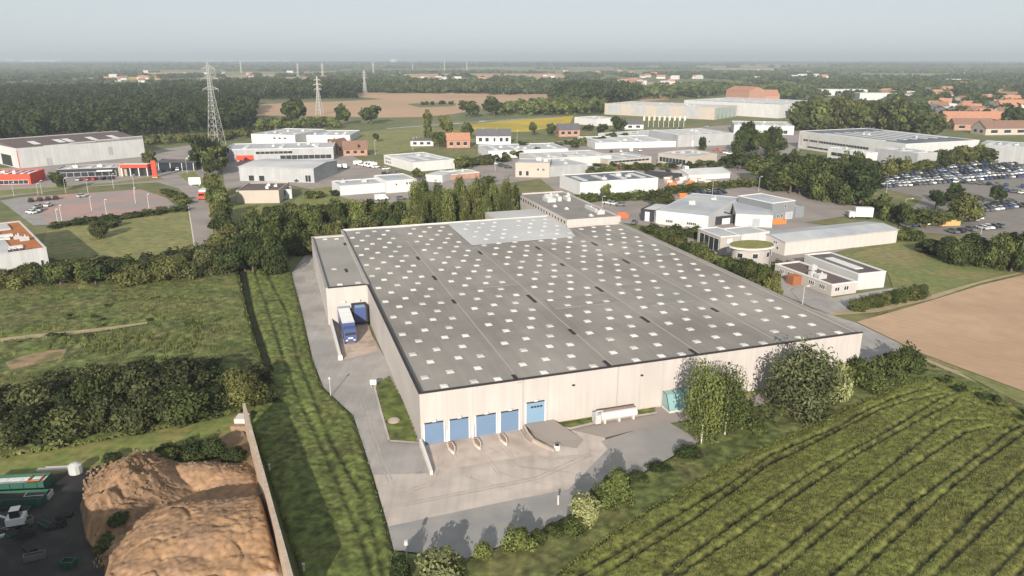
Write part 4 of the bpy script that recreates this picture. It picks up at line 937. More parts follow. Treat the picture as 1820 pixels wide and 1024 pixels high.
# rounded office with planted roof
rc, rr = G(1336, 436, 7), 5.8
ro = thing('round_office', 'rounded grey timber office with a planted oval roof', 'office', (rc.x, rc.y, 0), WA)
ov = [(math.cos(a) * 6.4, math.sin(a) * 4.6) for a in [i * 2 * math.pi / 28 for i in range(28)]]
m = MB(); m.prism([(p[0] * .86, p[1] * .86) for p in ov], 0, 6.8, W_WOOD); m.build('wall', ro)
m = MB(); m.prism([(p[0] * 1.05, p[1] * 1.05) for p in ov], 6.8, 7.2, TRIM_W); m.prism([(p[0] * .98, p[1] * .98) for p in ov], 7.2, 7.32, R_SEDUM); m.build('roof', ro)
for a in (-150, -105, -60, -20):
    c_, s_ = math.cos(R(a)), math.sin(R(a))
    for z0 in (1.2, 4.4):
        m = MB(); m.box(-.7, .7, -.08, .08, z0, z0 + 1.2, GLASS); m.box(-.8, .8, -.04, .04, z0 - .1, z0 + 1.3, TRIM_W); o = m.build('window', ro); o.location = (c_ * 5.55, s_ * 4.0, 0); o.rotation_euler = (0, 0, R(a + 90))
b_, W_, D_, h_ = block('timber_office', 'grey timber office block with dark glazed end beside the rounded office', 'office', (1281, 421), (1316, 418), 454, c=(1370, 404), wall=W_WOOD, roof=R_PALE, coping=TRIM_W, depth=12,
      ops=[('F', .35, .6, .62, .86, TRIM_W, 'window', 2), ('F', .35, .6, .12, .36, TRIM_W, 'window', 2), ('L', .05, .9, .1, .85, GLASS, 'window', 4)])
block('link_building', 'low pale link between the timber office and the long shed', 'building', (1318, 417), (1368, 411), 440, depth=9, h=5.5, wall=W_WHITE, roof=R_PALE)
# hall with banner and dark tower
block('banner_hall', 'wide pale hall with a white banner fascia and shallow grey roof', 'hall', (1166, 374), (1260, 384), 398, c=(1330, 352), wall=W_WHITE, roof=R_PALE, kind='flat', rim=.15, units=2,
      ops=[('F', .1, .95, .55, .98, M('white_banner', (.75, .75, .78), var=.12, scale=.3), 'banner', 1), ('F', .2, .34, .2, .42, GLASS, 'window', 4), ('F', .6, .78, .2, .42, GLASS, 'window', 5)])
block('dark_workshop', 'black fronted workshop with a tall white door left of the banner hall', 'workshop', (1139, 371), (1166, 374), 392, depth=14, wall=W_BLACK, roof=R_LIGHT, ops=[('F', .3, .6, .02, .8, TRIM_W, 'door', 2)])
block('dark_workshop', 'dark fronted workshop bay with white door between banner hall and grey works', 'workshop', (1268, 386), (1308, 382), 401, depth=18, wall=W_BLACK, roof=R_PALE, ops=[('F', .4, .75, .02, .72, TRIM_W, 'door', 1, TRIM_W, 4)])
block('grey_works', 'long pale grey works building with a grey roller door', 'works', (1308, 380), (1374, 383), 402, c=(1330, 345), depth=30, wall=W_WHITE, roof=R_PALE, rim=.15, ops=[('F', .45, .68, .02, .72, M('grey_door', (.3, .32, .34), var=.05, stripe=('Z', .5, .08, .85)), 'door', 1)])
block('dark_tower_hall', 'tall hall with slate grey front and pale flank', 'hall', (1373, 361), (1414, 356), 394, d=(1320, 347), wall=W_DGREY, roof=R_PALE, coping=TRIM_W, ops=[('F', .25, .33, .15, .35, GLASS, 'window'), ('F', .42, .5, .15, .35, GLASS, 'window'), ('F', .62, .92, .02, .4, W_GREY, 'door'), ('F', .55, .62, .65, .85, GLASS, 'window')])
block('dark_annex', 'low slate grey annex to the right of the tall dark hall', 'building', (1414, 368), (1430, 366), 388, depth=12, wall=W_DGREY, roof=R_PALE)
# big hall with solar roof
block('solar_hall', 'large pale hall with dark solar roof near the right edge', 'hall', (1610, 256), (1741, 249), 292, d=(1416, 233), wall=W_WHITE, roof=R_BLUE, coping=TRIM_W, rim=.2,
      ops=[('L', .3, .95, .45, .6, GLASS, 'window', 24), ('L', .55, .9, .1, .22, GLASS, 'window', 6), ('L', .78, .8, .2, .8, W_BEIGE, 'stripe', 1, None), ('L', .88, .9, .2, .8, W_BEIGE, 'stripe', 1, None), ('L', .96, .98, .2, .8, W_BEIGE, 'stripe', 1, None)])
block('grey_lean_to', 'low grey lean-to block in front of the solar hall corner', 'building', (1556, 263), (1632, 273), 292, depth=14, wall=W_GREY, roof=R_PALE)
block('grey_long_hall', 'plain grey hall running off the right edge behind young trees', 'hall', (1741, 256), (1840, 262), 288, depth=25, wall=W_GREY, roof=R_PALE)
block('white_office', 'small white office in front of the left part of the solar hall', 'office', (1472, 262), (1540, 272), 284, depth=8, wall=W_BRIGHT, roof=R_PALE, ops=[('F', .1, .9, .4, .7, GLASS, 'window', 5)])
# centre
block('white_box_hall', 'white hall with dark roof right behind the warehouse office', 'hall', (1031, 324), (1170, 316), 348, d=(990, 311), wall=W_BRIGHT, roof=R_BLUE, coping=TRIM_W, units=3)
block('beige_workshop', 'beige rendered two storey workshop with parapet', 'workshop', (916, 289), (977, 290), 315, depth=16, wall=W_BEIGE, roof=R_PALE, ops=[('F', .1, .2, .1, .45, GLASS, 'window'), ('F', .3, .4, .1, .45, GLASS, 'window'), ('F', .62, .7, .45, .65, GLASS, 'window', 2), ('F', .78, .86, .45, .65, GLASS, 'window', 2)])
block('grey_roof_workshop', 'pale workshop with grey roof joined to the beige workshop', 'workshop', (977, 296), (1044, 291), 315, c=(1020, 280), wall=W_GREY, roof=R_PALE, units=2)
block('stair_tower', 'small grey concrete tower above the beige workshop', 'tower', (1008, 276), (1031, 275), 297, depth=7, wall=W_GREY, roof=R_PALE)
block('low_white_range', 'long low white range with flat grey roof left of centre', 'hall', (868, 268), (1010, 264), 282, depth=32, wall=W_BRIGHT, roof=R_PALE, units=4, lights=4)
block('mid_white_range', 'low white workshop range with overhanging roof mid centre', 'hall', (952, 282), (1085, 276), 300, depth=26, wall=W_WHITE, roof=R_LIGHT, units=2)
block('long_white_hall', 'long low white hall with pale roof at the centre', 'hall', (1058, 254), (1233, 250), 265, depth=40, wall=W_BRIGHT, roof=R_LIGHT, lights=5)
block('overhang_showroom', 'showroom with a floating flat roof and a row of windows', 'showroom', (1080, 284), (1158, 278), 297, depth=22, wall=W_BEIGE, roof=R_PALE, coping=W_GREY, ops=[('F', .05, .95, .45, .8, GLASS, 'window', 10)])
block('brown_showroom', 'low showroom with dark glazing and pale flat roof', 'showroom', (1170, 272), (1222, 279), 290, depth=24, wall=W_BEIGE, roof=R_PALE, ops=[('F', .05, .95, .2, .7, GLASS, 'window', 8)])
block('tan_office', 'tan office with curved entrance and three windows', 'office', (1216, 274), (1261, 270), 292, depth=14, wall=W_BEIGE, roof=R_LIGHT, ops=[('F', .2, .3, .5, .7, GLASS, 'window'), ('F', .5, .6, .5, .7, GLASS, 'window'), ('F', .35, .65, .02, .35, GLASS, 'door')])
block('white_gable_shed', 'white shed with pale gable roof by the builder yard', 'shed', (1224, 311), (1298, 307), 321, depth=15, wall=W_BRIGHT, roof=R_LIGHT, kind='gable', rh=1.5)
block('blue_grey_shed', 'big blue grey shed with pale roof left of the dark poplars', 'shed', (1205, 240), (1304, 236), 262, depth=36, wall=W_GREY, roof=R_LIGHT, ops=[('F', .55, .58, .3, .45, GLASS, 'window')])
block('flat_white_store', 'flat white store with bluish roof behind the long white hall', 'store', (1110, 243), (1215, 236), 252, depth=30, wall=W_WHITE, roof=R_PALE, units=2)
block('pale_depot', 'pale depot with a light roof between dark poplars and wood', 'depot', (1305, 222), (1412, 224), 238, depth=40, wall=W_WHITE, roof=R_LIGHT, ops=[('F', .5, .9, .1, .5, GLASS, 'window', 6)])
b_, W_, D_, h_ = block('panel_hall', 'very long beige and grey panelled hall on the plain', 'hall', (1075, 184), (1271, 192), 215, c=(1296, 193), depth=55, wall=W_BEIGE, roof=R_LIGHT, h=11)
for s in (.09, .32, .55, .8):
    m = MB(); m.box(W_ * s - W_ * .055, W_ * s + W_ * .07, -.12, 0, 1, h_ - .4, W_GREY); m.build('grey_panel', b_)
for i in range(5):
    m = MB(); m.box(W_ - .02, W_ + .15, D_ * (.1 + .18 * i), D_ * (.2 + .18 * i), .5, h_ - 1, TEAL); m.build('window', b_)
block('distribution_hall', 'tall white distribution hall behind the panelled hall', 'hall', (1216, 178), (1386, 186), 204, depth=90, wall=W_WHITE, roof=R_PALE, h=13)
block('white_farm_store', 'long white store at the edge of the rape field', 'store', (1021, 208), (1060, 212), 220, depth=25, wall=W_BRIGHT, roof=R_PALE, units=3)
block('orange_brick_tower', 'orange brick block rising behind the distribution hall', 'building', (1291, 160), (1332, 162), 180, depth=30, wall=W_BRICK, roof=R_TILE, kind='gable', rh=5)
block('orange_barn', 'long orange tiled barn behind the distribution hall', 'barn', (1334, 170), (1386, 170), 180, depth=26, wall=W_BRICK, roof=R_TILE, kind='gable', rh=7)
block('white_small_office', 'small white office with flat fascia behind tall thin birches', 'office', (756, 310), (786, 312), 323, depth=14, wall=W_WHITE, roof=R_LIGHT)
block('white_fascia_shop', 'low shop with a long white fascia and orange wall', 'shop', (793, 311), (852, 306), 321, depth=12, wall=W_BRICK, roof=R_LIGHT, coping=TRIM_W)
block('window_white_hall', 'white box hall with six small windows on its left flank', 'hall', (734, 289), (808, 283), 306, d=(662, 277), wall=W_BRIGHT, roof=R_PALE, coping=TRIM_W,
      ops=[('L', .82, .87, .6, .8, GLASS, 'window'), ('L', .89, .94, .6, .8, GLASS, 'window'), ('L', .75, .8, .6, .8, GLASS, 'window'), ('L', .82, .87, .2, .45, GLASS, 'window'), ('L', .89, .94, .2, .45, GLASS, 'window'), ('L', .75, .8, .2, .45, GLASS, 'window')])
block('white_low_hall', 'low white hall with grey roof just behind the tree belt', 'hall', (604, 331), (686, 325), 348, c=(672, 316), wall=W_BRIGHT, roof=R_PALE, coping=TRIM_W)
block('white_low_hall', 'slightly taller white end of the low hall with three dark windows', 'hall', (686, 322), (740, 318), 344, depth=18, wall=W_BRIGHT, roof=R_PALE, coping=TRIM_W, ops=[('F', .3, .36, .6, .75, GLASS, 'window'), ('F', .65, .71, .6, .8, GLASS, 'window'), ('F', .75, .8, .6, .8, GLASS, 'window')])
block('grey_metal_shed', 'pale grey metal shed with dark glazed end wall', 'shed', (424, 297), (557, 300), 322, c=(525, 284), wall=W_GREY, roof=R_LIGHT, kind='gable', rh=.9, ops=[('F', .12, .2, .02, .45, GLASS, 'door'), ('F', .26, .34, .02, .45, GLASS, 'door'), ('F', .88, .96, .05, .55, GLASS, 'window', 2), ('L', .1, .9, .1, .85, GLASS, 'window', 3)])
block('brown_roof_store', 'small pale store with a dark brown flat roof near the road', 'store', (419, 339), (495, 338), 362, d=(414, 325), wall=W_BEIGE, roof=R_BROWN, units=3)
block('white_lean_to', 'little white annex with dark doorway beside the brown roof store', 'building', (497, 337), (518, 336), 354, depth=7, wall=W_WHITE, roof=R_DARK, ops=[('F', .15, .5, .3, .9, GLASS, 'door')])
block('white_roofed_hall', 'white hall with grey roof in front of the big field', 'hall', (524, 240), (622, 240), 252, depth=36, wall=W_BRIGHT, roof=R_PALE, lights=3)
block('white_roofed_hall', 'left white hall with windows joined to the hall by the field', 'hall', (446, 238), (524, 240), 254, depth=44, wall=W_BRIGHT, roof=R_PALE, lights=3, ops=[('F', .5, .56, .5, .7, GLASS, 'window'), ('F', .62, .68, .5, .7, GLASS, 'window'), ('F', .74, .8, .5, .7, GLASS, 'window')])
b_, W_, D_, h_ = block('glass_showroom', 'long grey showroom with glass front below the pylon', 'showroom', (398, 266), (592, 262), 288, depth=30, wall=W_GREY, roof=R_PALE, coping=TRIM_W, units=4, lights=3, ops=[('F', .5, .98, .08, .45, GLASS, 'window', 9), ('F', .28, .62, .55, .8, GLASS, 'window', 8), ('F', .1, .26, .1, .5, RED, 'red_fascia', 1, None)])
# left edge
b_, W_, D_, h_ = block('white_great_hall', 'huge white hall with dark brown stepped roof at the far left', 'hall', (28, 264), (254, 246), 300, depth=62, wall=W_WHITE, roof=R_BROWN, rim=.25,
      ops=[('F', .2, .245, .02, .42, W_GREY, 'door', 2), ('F', .69, .73, .25, .7, W_GREY, 'door', 2), ('F', 0, .005, 0, .9, RED, 'downpipe', 1, None), ('L', .15, .4, .02, .6, GLASS, 'door', 1)])
m = MB(); i = 0; hr = h_ + 2.4
m.v = [(.3, .3, h_ - .2), (W_ - .3, .3, h_ - .2), (W_ - .3, D_ / 2, hr), (.3, D_ / 2, hr), (.3, D_ - .3, h_ - .2), (W_ - .3, D_ - .3, h_ - .2)]
m.f = [(0, 1, 2, 3), (3, 2, 5, 4), (0, 3, 4), (1, 5, 2)]; k = m.mi(R_BROWN); m.m = [k] * 4; rf = m.build('roof_slope', b_)
for k in range(4):
    m = MB(); w = W_ * (.2 + .2 * k); m.box(w, W_ - .2, -.02, .5, h_ - .3, h_ + .35 + .38 * k, W_WHITE); m.build('stepped_parapet', b_)
for x in (.17, .36, .43, .62, .8):
    for (y0, y1) in ((.12, .3), (.62, .84)):
        m = MB(); z0, z1 = [h_ - .2 + 2.6 * (1 - abs(y - .5) * 2) + .12 for y in (y0, y1)]; xx = x * W_ + (3 if y0 > .5 else 0)
        m.face([(xx, y0 * D_, z0), (xx + W_ * .055, y0 * D_, z0), (xx + W_ * .055, y1 * D_, z1), (xx, y1 * D_, z1)], SKYL); m.build('rooflight', b_)
m = MB(); m.box(.3, W_ - .3, D_ / 2 - .5, D_ / 2 + .5, hr - .1, hr + .2, R_PALE); m.build('ridge_cap', b_)
b_, W_, D_, h_ = block('car_showroom', 'low glazed car showroom with a grey overhanging roof before the great hall', 'showroom', (100, 301), (208, 297), 318, depth=14, wall=W_BLACK, roof=R_PALE, coping=W_GREY, units=2, ops=[('F', .03, .97, .1, .62, GLASS, 'window', 8)])
m = MB(); m.box(W_ * .66, W_ * .92, -1.5, 0, h_ * .62, h_ * .75, TRIM_W); m.build('canopy', b_)
block('pink_kiosk', 'small pinkish kiosk between grey showroom and red canopy', 'kiosk', (209, 296), (224, 295), 314, depth=8, wall=W_BEIGE, roof=R_PALE)
t = thing('red_canopy', 'bright red dealership canopy on white posts', 'canopy', G(240, 314), WA * .2)
m = MB(); m.box(-6.5, 6.5, 0, 5, 4.2, 5.9, RED, TRIM_W); m.build('fascia', t); m = MB(); m.box(-6.2, 6.2, 2.5, 6.5, 0, 4.2, GLASS); m.build('glazing', t)
for x in (-6, -2, 2, 6): m = MB(); m.box(x - .2, x + .2, .2, .6, 0, 4.2, TRIM_W); m.build('post', t)
t = thing('red_totem', 'tall red sign pillar beside the car dealer tree', 'sign', G(276, 316)); m = MB(); m.box(-1.1, 1.1, -.25, .25, 0, 8.2, RED); m.build('panel', t); m = MB(); m.box(-1.3, 1.3, -.4, .4, 0, .4, CONC); m.build('base', t)
b_, W_, D_, h_ = block('red_showroom', 'red fronted showroom with striped dark roof at the left edge', 'showroom', (-30, 311), (52, 309), 330, depth=16, wall=RED, roof=R_DARK, lights=6, ops=[('F', .3, .95, .05, .45, GLASS, 'window', 6)])
t = thing('car_dealer', 'small white and dark car dealer pavilion beside the red sign pillar', 'showroom', G(315, 303), 0)
m = MB(); m.box(-10, 10, 0, 9, 0, 4, GLASS); m.build('glazing', t); m = MB(); m.box(-10.6, 10.6, -1, 9.6, 4, 4.6, M('charcoal_fascia', (.05, .055, .065)), R_DARK); m.build('roof', t)
for x in (-9, -3, 3, 9): m = MB(); m.box(x - .15, x + .15, -.8, -.5, 0, 4, TRIM_W); m.build('post', t)
b_, W_, D_, h_ = block('orange_roof_block', 'white flat block with rust orange roof cut by the left edge', 'building', (-70, 461), (82, 440), 492, depth=44, wall=W_WHITE, roof=R_RUST, coping=W_WHITE, h=7.5,
      ops=[('F', .76, .83, .35, .58, GLASS, 'window'), ('F', .9, .94, .38, .58, GLASS, 'window')])
for (x, y, w, d) in ((.6, .12, .16, .05), (.55, .42, .14, .05), (.6, .52, .16, .05), (.78, .45, .02, .06), (.5, .75, .3, .18)):
    m = MB(); m.box(W_ * x, W_ * (x + w), D_ * y, D_ * (y + d), h_ - .4, h_ + .1, SKYL if w < .25 else R_LIGHT); m.build('rooflight', b_)
for x in (.55, .62, .7):
    m = MB(); m.box(W_ * x, W_ * x + .9, .6, 1.5, h_ - .4, h_ + .5, TRIM_D); m.tube([(W_ * x + .4, 1, h_ + .5), (W_ * x + .4, 1, h_ + .9)], .3, METAL); m.build('roof_unit', b_)
m = MB(); m.box(W_ * .3, W_ * .62, .4, D_ - .4, h_ - .4, h_ - .1, R_LIGHT); m.build('membrane_roof', b_)
block('far_grey_barn', 'long grey roofed greenhouse barn behind the left wood', 'barn', (108, 155), (182, 156), 161, depth=40, wall=W_GREY, roof=R_PALE, h=7)
# houses near the park
house('brick_house', 'brick house with brown gabled roof by the glass showroom', 632, 277, 14, 10, 4, 4.2, 12, W_BRICK, R_TILE2)
house('brick_house', 'older brick house with a wide brown roof behind the brick gable', 612, 271, 15, 9, 4, 4, 70, W_BRICK, R_TILE2)
house('orange_house', 'bright orange brick house with orange roof beside the meadow', 815, 263, 15, 10, 5, 4, 8, W_BRICK, R_TILE)
house('white_house', 'white gabled house with slate roof left of the pair', 866, 256, 15, 9, 5.5, 4, -4, W_BRIGHT, R_SLATE)
house('white_house', 'white gabled house with slate roof right of the pair', 891, 256, 13, 9, 5.5, 4, 4, W_BRIGHT, R_SLATE)
house('white_bungalow', 'flat pale bungalow left of the orange brick house', 750, 260, 15, 9, 3.6, 1, 4, W_WHITE, R_SLATE)
house('brick_house', 'pinkish brick house near the rape field', 1012, 243, 16, 11, 5, 4, 10, W_BRICK, R_SLATE)
house('white_house', 'long white farmhouse behind the hedge near the panelled hall', 1120, 230, 22, 9, 4, 3, 4, W_BRIGHT, R_SLATE)
house('red_farmhouse', 'far white farmhouse with an orange roof between trees', 1188, 166, 26, 14, 7, 7, 10, W_BRIGHT, R_TILE)
house('long_orange_house', 'long terrace with orange and brown tiled roof right of the solar hall', 1735, 225, 52, 14, 6, 6, -4, W_BRICK, R_TILE)
house('brown_house', 'dark tiled house below the long orange terrace', 1730, 232, 30, 12, 5, 4, -6, W_BRICK, R_TILE2)
house('brown_house', 'tan roofed house with pale walls at the right edge', 1790, 240, 36, 16, 5, 5, 6, W_BEIGE, R_TILE2)
rd = random.Random(11)
SMALLH = [(1590, 160, 0, 0, 60), (1640, 160, 0, 0, 70), (1680, 165, 2, 0, 40)]
for i in range(80):
    px, py = rd.uniform(1560, 1815), 0
    py = rd.uniform(160, 212) if px > 1640 else rd.uniform(158, 182)
    if i % 4 == 0: px, py = rd.uniform(1600, 1815), rd.uniform(146, 160)
    c = rd.choice(['orange', 'orange', 'brown', 'slate', 'pale'])
    house('town_house', {'orange': 'small house with orange roof among trees in the right-hand town', 'brown': 'small house with brown roof among trees in the right-hand town', 'slate': 'small house with slate roof among trees in the right-hand town', 'pale': 'pale flat roofed block among trees in the right-hand town'}[c],
          px, py, rd.uniform(11, 24), rd.uniform(9, 13), rd.uniform(4, 7), rd.uniform(3.5, 5.5) if c != 'pale' else 1.0, rd.uniform(-35, 35), rd.choice([W_BRIGHT, W_BRIGHT, W_BEIGE, W_BRICK]), {'orange': R_TILE, 'brown': R_TILE2, 'slate': R_SLATE, 'pale': R_LIGHT}[c], 'houses of the right-hand town', True, c != 'pale')
FARH = []
for i in range(75):
    px, py = rd.choice([(rd.uniform(740, 860), rd.uniform(142, 152)), (rd.uniform(1090, 1210), rd.uniform(146, 162)), (rd.uniform(180, 280), rd.uniform(139, 150)), (rd.uniform(950, 1500), rd.uniform(128, 145)), (rd.uniform(10, 600), rd.uniform(128, 142))])
    FARH.append(tuple(G(px, py)[:2]))
    house('far_house', 'tiny pale house far out on the wooded plain', px, py, rd.uniform(14, 26), 11, 5.5, 5, rd.uniform(-40, 40), W_BRIGHT, rd.choice([R_TILE, R_LIGHT, R_TILE2]), 'far houses on the plain', True, False)
for px, b, a, lab in ((1500, 170, 70, 'flat white factory left of the far town'), (1570, 165, 60, 'large white hall at the far town edge'), (1560, 178, 50, 'low white hall before the far town'), (1660, 200, 45, 'flat pale store among the town houses'), (1640, 158, 70, 'long pale school block in the far town'), (1480, 222, 30, 'flat roofed depot beside the grove'), (1700, 148, 60, 'far pale block on the town skyline')):
    g = G(px, b); t = thing('flat_hall', lab, 'hall', (g.x, g.y, 0), R(-5)); m = MB(); m.box(-a / 2, a / 2, 0, 30, 0, 9, W_WHITE); m.build('wall', t); m = MB(); m.box(-a / 2 + .4, a / 2 - .4, .4, 29.6, 9, 9.3, R_LIGHT); m.build('roof', t)
# skyline
for px, b, wm, hm, lab in ((72, 112, 260, 45, 'long white industrial block on the left skyline'), (20, 112, 60, 50, 'white block at the left end of the skyline'), (420, 112, 700, 34, 'very long white roofs on the skyline behind the pylon'), (310, 112, 120, 28, 'short white roof on the skyline left of the pylon'), (1800, 112, 300, 30, 'white roofs on the right skyline'), (1000, 112, 200, 20, 'pale low roofs on the centre skyline')):
    g = G(px, b); s = g.y / 5000; t = thing('skyline_building', lab, 'building', (g.x, g.y, 0), 0); m = MB(); m.box(-wm / 2 * s, wm / 2 * s, 0, 200, 0, hm * s * .35, W_WHITE); m.build('wall', t); m = MB(); m.box(-wm / 2 * s, wm / 2 * s, 0, 200, hm * s * .35, hm * s * .4, R_LIGHT); m.build('roof', t)
def tower(px, b, top, lab, name, cat, dome=0):
    g = G(px, b); hh = height_from(px, b, top); t = thing(name, lab, cat, g); m = MB(); r = dome or hh * .05
    m.tube([(0, 0, 0), (0, 0, hh * .75)], r * (.35 if not dome else .9), W_BRIGHT, 10); m.build('shaft', t)
    m = MB(); m.tube([(0, 0, hh * .68), (0, 0, hh * .8), (0, 0, hh * .92), (0, 0, hh)], r, W_BRIGHT, 12, r * .7); m.build('bowl', t)
tower(183, 113, 92, 'slim white water tower on the far left skyline', 'water_tower', 'tower', 0)
tower(700, 113, 103, 'big white dome shaped tank on the skyline', 'storage_dome', 'tank', 55)
for px, b, top in ((733, 124, 108), (790, 125, 107), (830, 126, 109), (845, 117, 106), (862, 116, 106), (117, 111, 92), (507, 116, 105)):
    g = G(px, b); hh = height_from(px, b, top); t = thing('far_mast', 'thin pale mast far off on the plain', 'mast', g, 0, 'thin masts on the far plain'); m = MB(); m.tube([(0, 0, 0), (0, 0, hh)], hh * .03, TRIM_W, 6, hh * .018); m.build('shaft', t)
    m = MB(); m.tube([(0, 0, hh), (0, 0, hh * 1.01)], hh * .04, TRIM_W, 6); m.build('cap', t)
# lattice pylons
PM = M('pylon_steel', (.4, .4, .38), rough=.5, var=.1)
def pylon(px, base, top, lab, th=.16, grp=None, arms=3):
    g = G(px, base); hh = height_from(px, base, top); t = thing('electricity_pylon', lab, 'pylon', g, R(-12), grp); bw = hh * .075; m = MB()
    def wd(z):
        q = z / hh
        return bw + (bw * .3 - bw) * min(1, q / .62) if q < .62 else bw * .3 + (bw * .12 - bw * .3) * (q - .62) / .38
    zs = [0]; 
    while zs[-1] < hh * .97: zs.append(min(hh, zs[-1] + max(wd(zs[-1]) * 1.7, hh * .03)))
    if zs[-1] < hh: zs.append(hh)
    cs = ((-1, -1), (1, -1), (1, 1), (-1, 1))
    for z0, z1 in zip(zs[:-1], zs[1:]):
        a, b = wd(z0), wd(z1)
        for i in range(4):
            p, q = cs[i], cs[(i + 1) % 4]
            m.tube([(p[0] * a, p[1] * a, z0), (p[0] * b, p[1] * b, z1)], th, PM, 4)
            m.tube([(p[0] * a, p[1] * a, z0), (q[0] * b, q[1] * b, z1)], th * .6, PM, 3); m.tube([(q[0] * a, q[1] * a, z0), (p[0] * b, p[1] * b, z1)], th * .6, PM, 3)
            m.tube([(p[0] * b, p[1] * b, z1), (q[0] * b, q[1] * b, z1)], th * .6, PM, 3)
    m.build('lattice_mast', t)
    for k, q in enumerate((.67, .79, .91)[:arms]):
        for s in (-1, 1):
            z = hh * q; w = wd(z); ln = hh * (.085, .1, .075)[k]; m = MB(); tip = (s * (w + ln), 0, z)
            for sy in (-1, 1): m.tube([(s * w, sy * w, z), tip], th * .7, PM, 4); m.tube([(s * w, sy * w, z + hh * .03), tip], th * .6, PM, 4)
            m.tube([tip, (tip[0], 0, z - hh * .03)], th * .7, METAL, 4); m.build('cross_arm', t)
pylon(386, 258, 106, 'tallest lattice pylon standing by the left wood', .15)
pylon(568, 204, 136, 'mid distance lattice pylon in the soil field', .28)
pylon(649, 165, 125, 'lattice pylon at the far edge of the soil field', .35)
pylon(429, 130, 108, 'tiny lattice pylon behind the tallest one', .6)
pylon(574, 140, 112, 'tiny far pylon above the field pylon', .5)
pylon(664, 135, 110, 'tiny far pylon right of the field edge pylon', .5)
pylon(530, 137, 112, 'tiny far pylon between the two nearest pylons', .5)
# lamp posts and signs of the park
for px, b, tp, lab in ((25, 349, 325, 'leftmost'), (68, 347, 327, 'second'), (75, 346, 322, 'third'), (117, 343, 318, 'fourth'), (157, 345, 320, 'fifth'), (202, 335, 310, 'sixth'), (240, 344, 312, 'seventh'), (333, 309, 282, 'eighth')):
    lamp('street_lamp', lab + ' of the grey lamp posts along the dealers street', px, b, tp, .8, 0, METAL, 'lamp posts along the dealers street')
for px, b, tp, lab in ((1162, 412, 376, 'lamp post before the banner hall left end'), (1246, 423, 398, 'lamp post behind the round trees'), (1151, 358, 336, 'lamp post beside the round willow behind the warehouse'), (1070, 372, 350, 'lamp post in the small car park behind the office block'), (1265, 357, 322, 'lamp post behind the banner hall car park'), (1348, 341, 315, 'lamp post by the tree mass'), (1426, 543, 510, 'lamp post by the corner of the factory lot'), (1606, 383, 354, 'tall T shaped floodlight mast by the car lot'), (1741, 428, 402, 'lamp post in the near car lot'), (1575, 345, 322, 'lamp post at the far car lot'), (667, 276, 250, 'pole at the meadow edge'), (734, 268, 246, 'pole by the pale bungalow'), (360, 305, 282, 'lamp post under the dealer trees'), (880, 305, 282, 'pole left of the beige workshop'), (919, 252, 232, 'pole near the white houses')):
    lamp('street_lamp', 'slim ' + lab, px, b, tp, .9 if 'T shaped' not in lab else 3)
for i, (px, b, tp) in enumerate(((103, 397, 373), (163, 375, 350), (190, 385, 356), (241, 362, 335), (265, 372, 346), (110, 393, 366))): lamp('street_lamp', 'thin pale lamp post on the pink paved car park', px, b, tp, .5, 0, TRIM_W, 'lamp posts on the pink car park')
for i in range(9):
    px = 1143 + i * 9; g = G(px, 226); t = thing('flag_pole', 'white flag pole in the row before the panelled hall', 'flag pole', g, 0, 'flag poles before the panelled hall'); m = MB(); m.tube([(0, 0, 0), (0, 0, 9)], .2, TRIM_W, 5, .12); m.build('pole', t); m = MB(); m.box(.1, 1.3, -.02, .02, 5.5, 8.8, M('pale_flag', (.7, .68, .45))); m.build('flag', t)
t = thing('sign_board', 'white square advertising board at the road bend', 'sign', G(347, 331), R(10)); m = MB(); m.box(-2.6, 2.6, -.15, .15, .8, 4.0, TRIM_W); m.build('panel', t)
for s in (-1.8, 1.8): m = MB(); m.box(s - .15, s + .15, .15, .4, 0, 3.5, METAL); m.build('post', t)
t = thing('delivery_truck', 'white and red box truck driving down the side road', 'truck', G(359, 356), R(8))
m = MB(); m.box(-1.4, 1.4, 1.9, 7.6, .8, 3.9, TRIM_W); m.build('box_body', t); m = MB(); m.box(-1.35, 1.35, -.2, 1.8, .6, 3.1, RED); m.build('cab', t); m = MB(); m.box(-1.15, 1.15, -.26, -.2, 1.8, 2.8, GLASS); m.build('windscreen', t)
for y in (.7, 5.8):
    for s in (-1.2, 1.2): m = MB(); m.tube([(s - .2, y, .5), (s + .2, y, .5)], .5, TYRE, 8); m.build('wheel', t)
t = thing('box_truck', 'white box truck parked behind the long pale shed', 'truck', G(1535, 390), R(-8)); m = MB(); m.box(-3, 3, 0, 2.4, .9, 4.2, TRIM_W); m.build('box_body', t); m = MB(); m.box(-5, -3.1, .1, 2.3, .6, 2.6, TRIM_W); m.build('cab', t)
for x in (-4, 2): m = MB(); m.tube([(x, .1, .5), (x, 2.3, .5)], .5, TYRE, 8); m.build('axle', t)
for px, b, w, lab, mt in ((1385, 399, 5, 'orange plant hire heap before the dark tall hall', ORANGE), (1107, 388, 4, 'orange red skip lorry by the warehouse office corner', M('orange_red', (.6, .12, .05))), (1196, 332, 3.5, 'orange van shaped container at the builder yard', ORANGE), (1690, 402, 7, 'sandy open container in the near car lot', M('sandy_paint', (.45, .3, .12))), (1676, 398, 3, 'white cabin on the sandy container', TRIM_W), (1215, 352, 3.5, 'orange container among parked cars', ORANGE), (1250, 262, 4, 'red machine by the blue grey shed', RED)):
    crate('container', lab, 'container', px, b, w, 2.2, 1.6 if w > 3.2 else 2.6, 8, mt, mt)
crate('builder_pallets', 'long dark trailer of pallets in the builder yard', 'trailer', 1176, 318, 18, 3, 3, -32, W_BLACK, SCRAP)
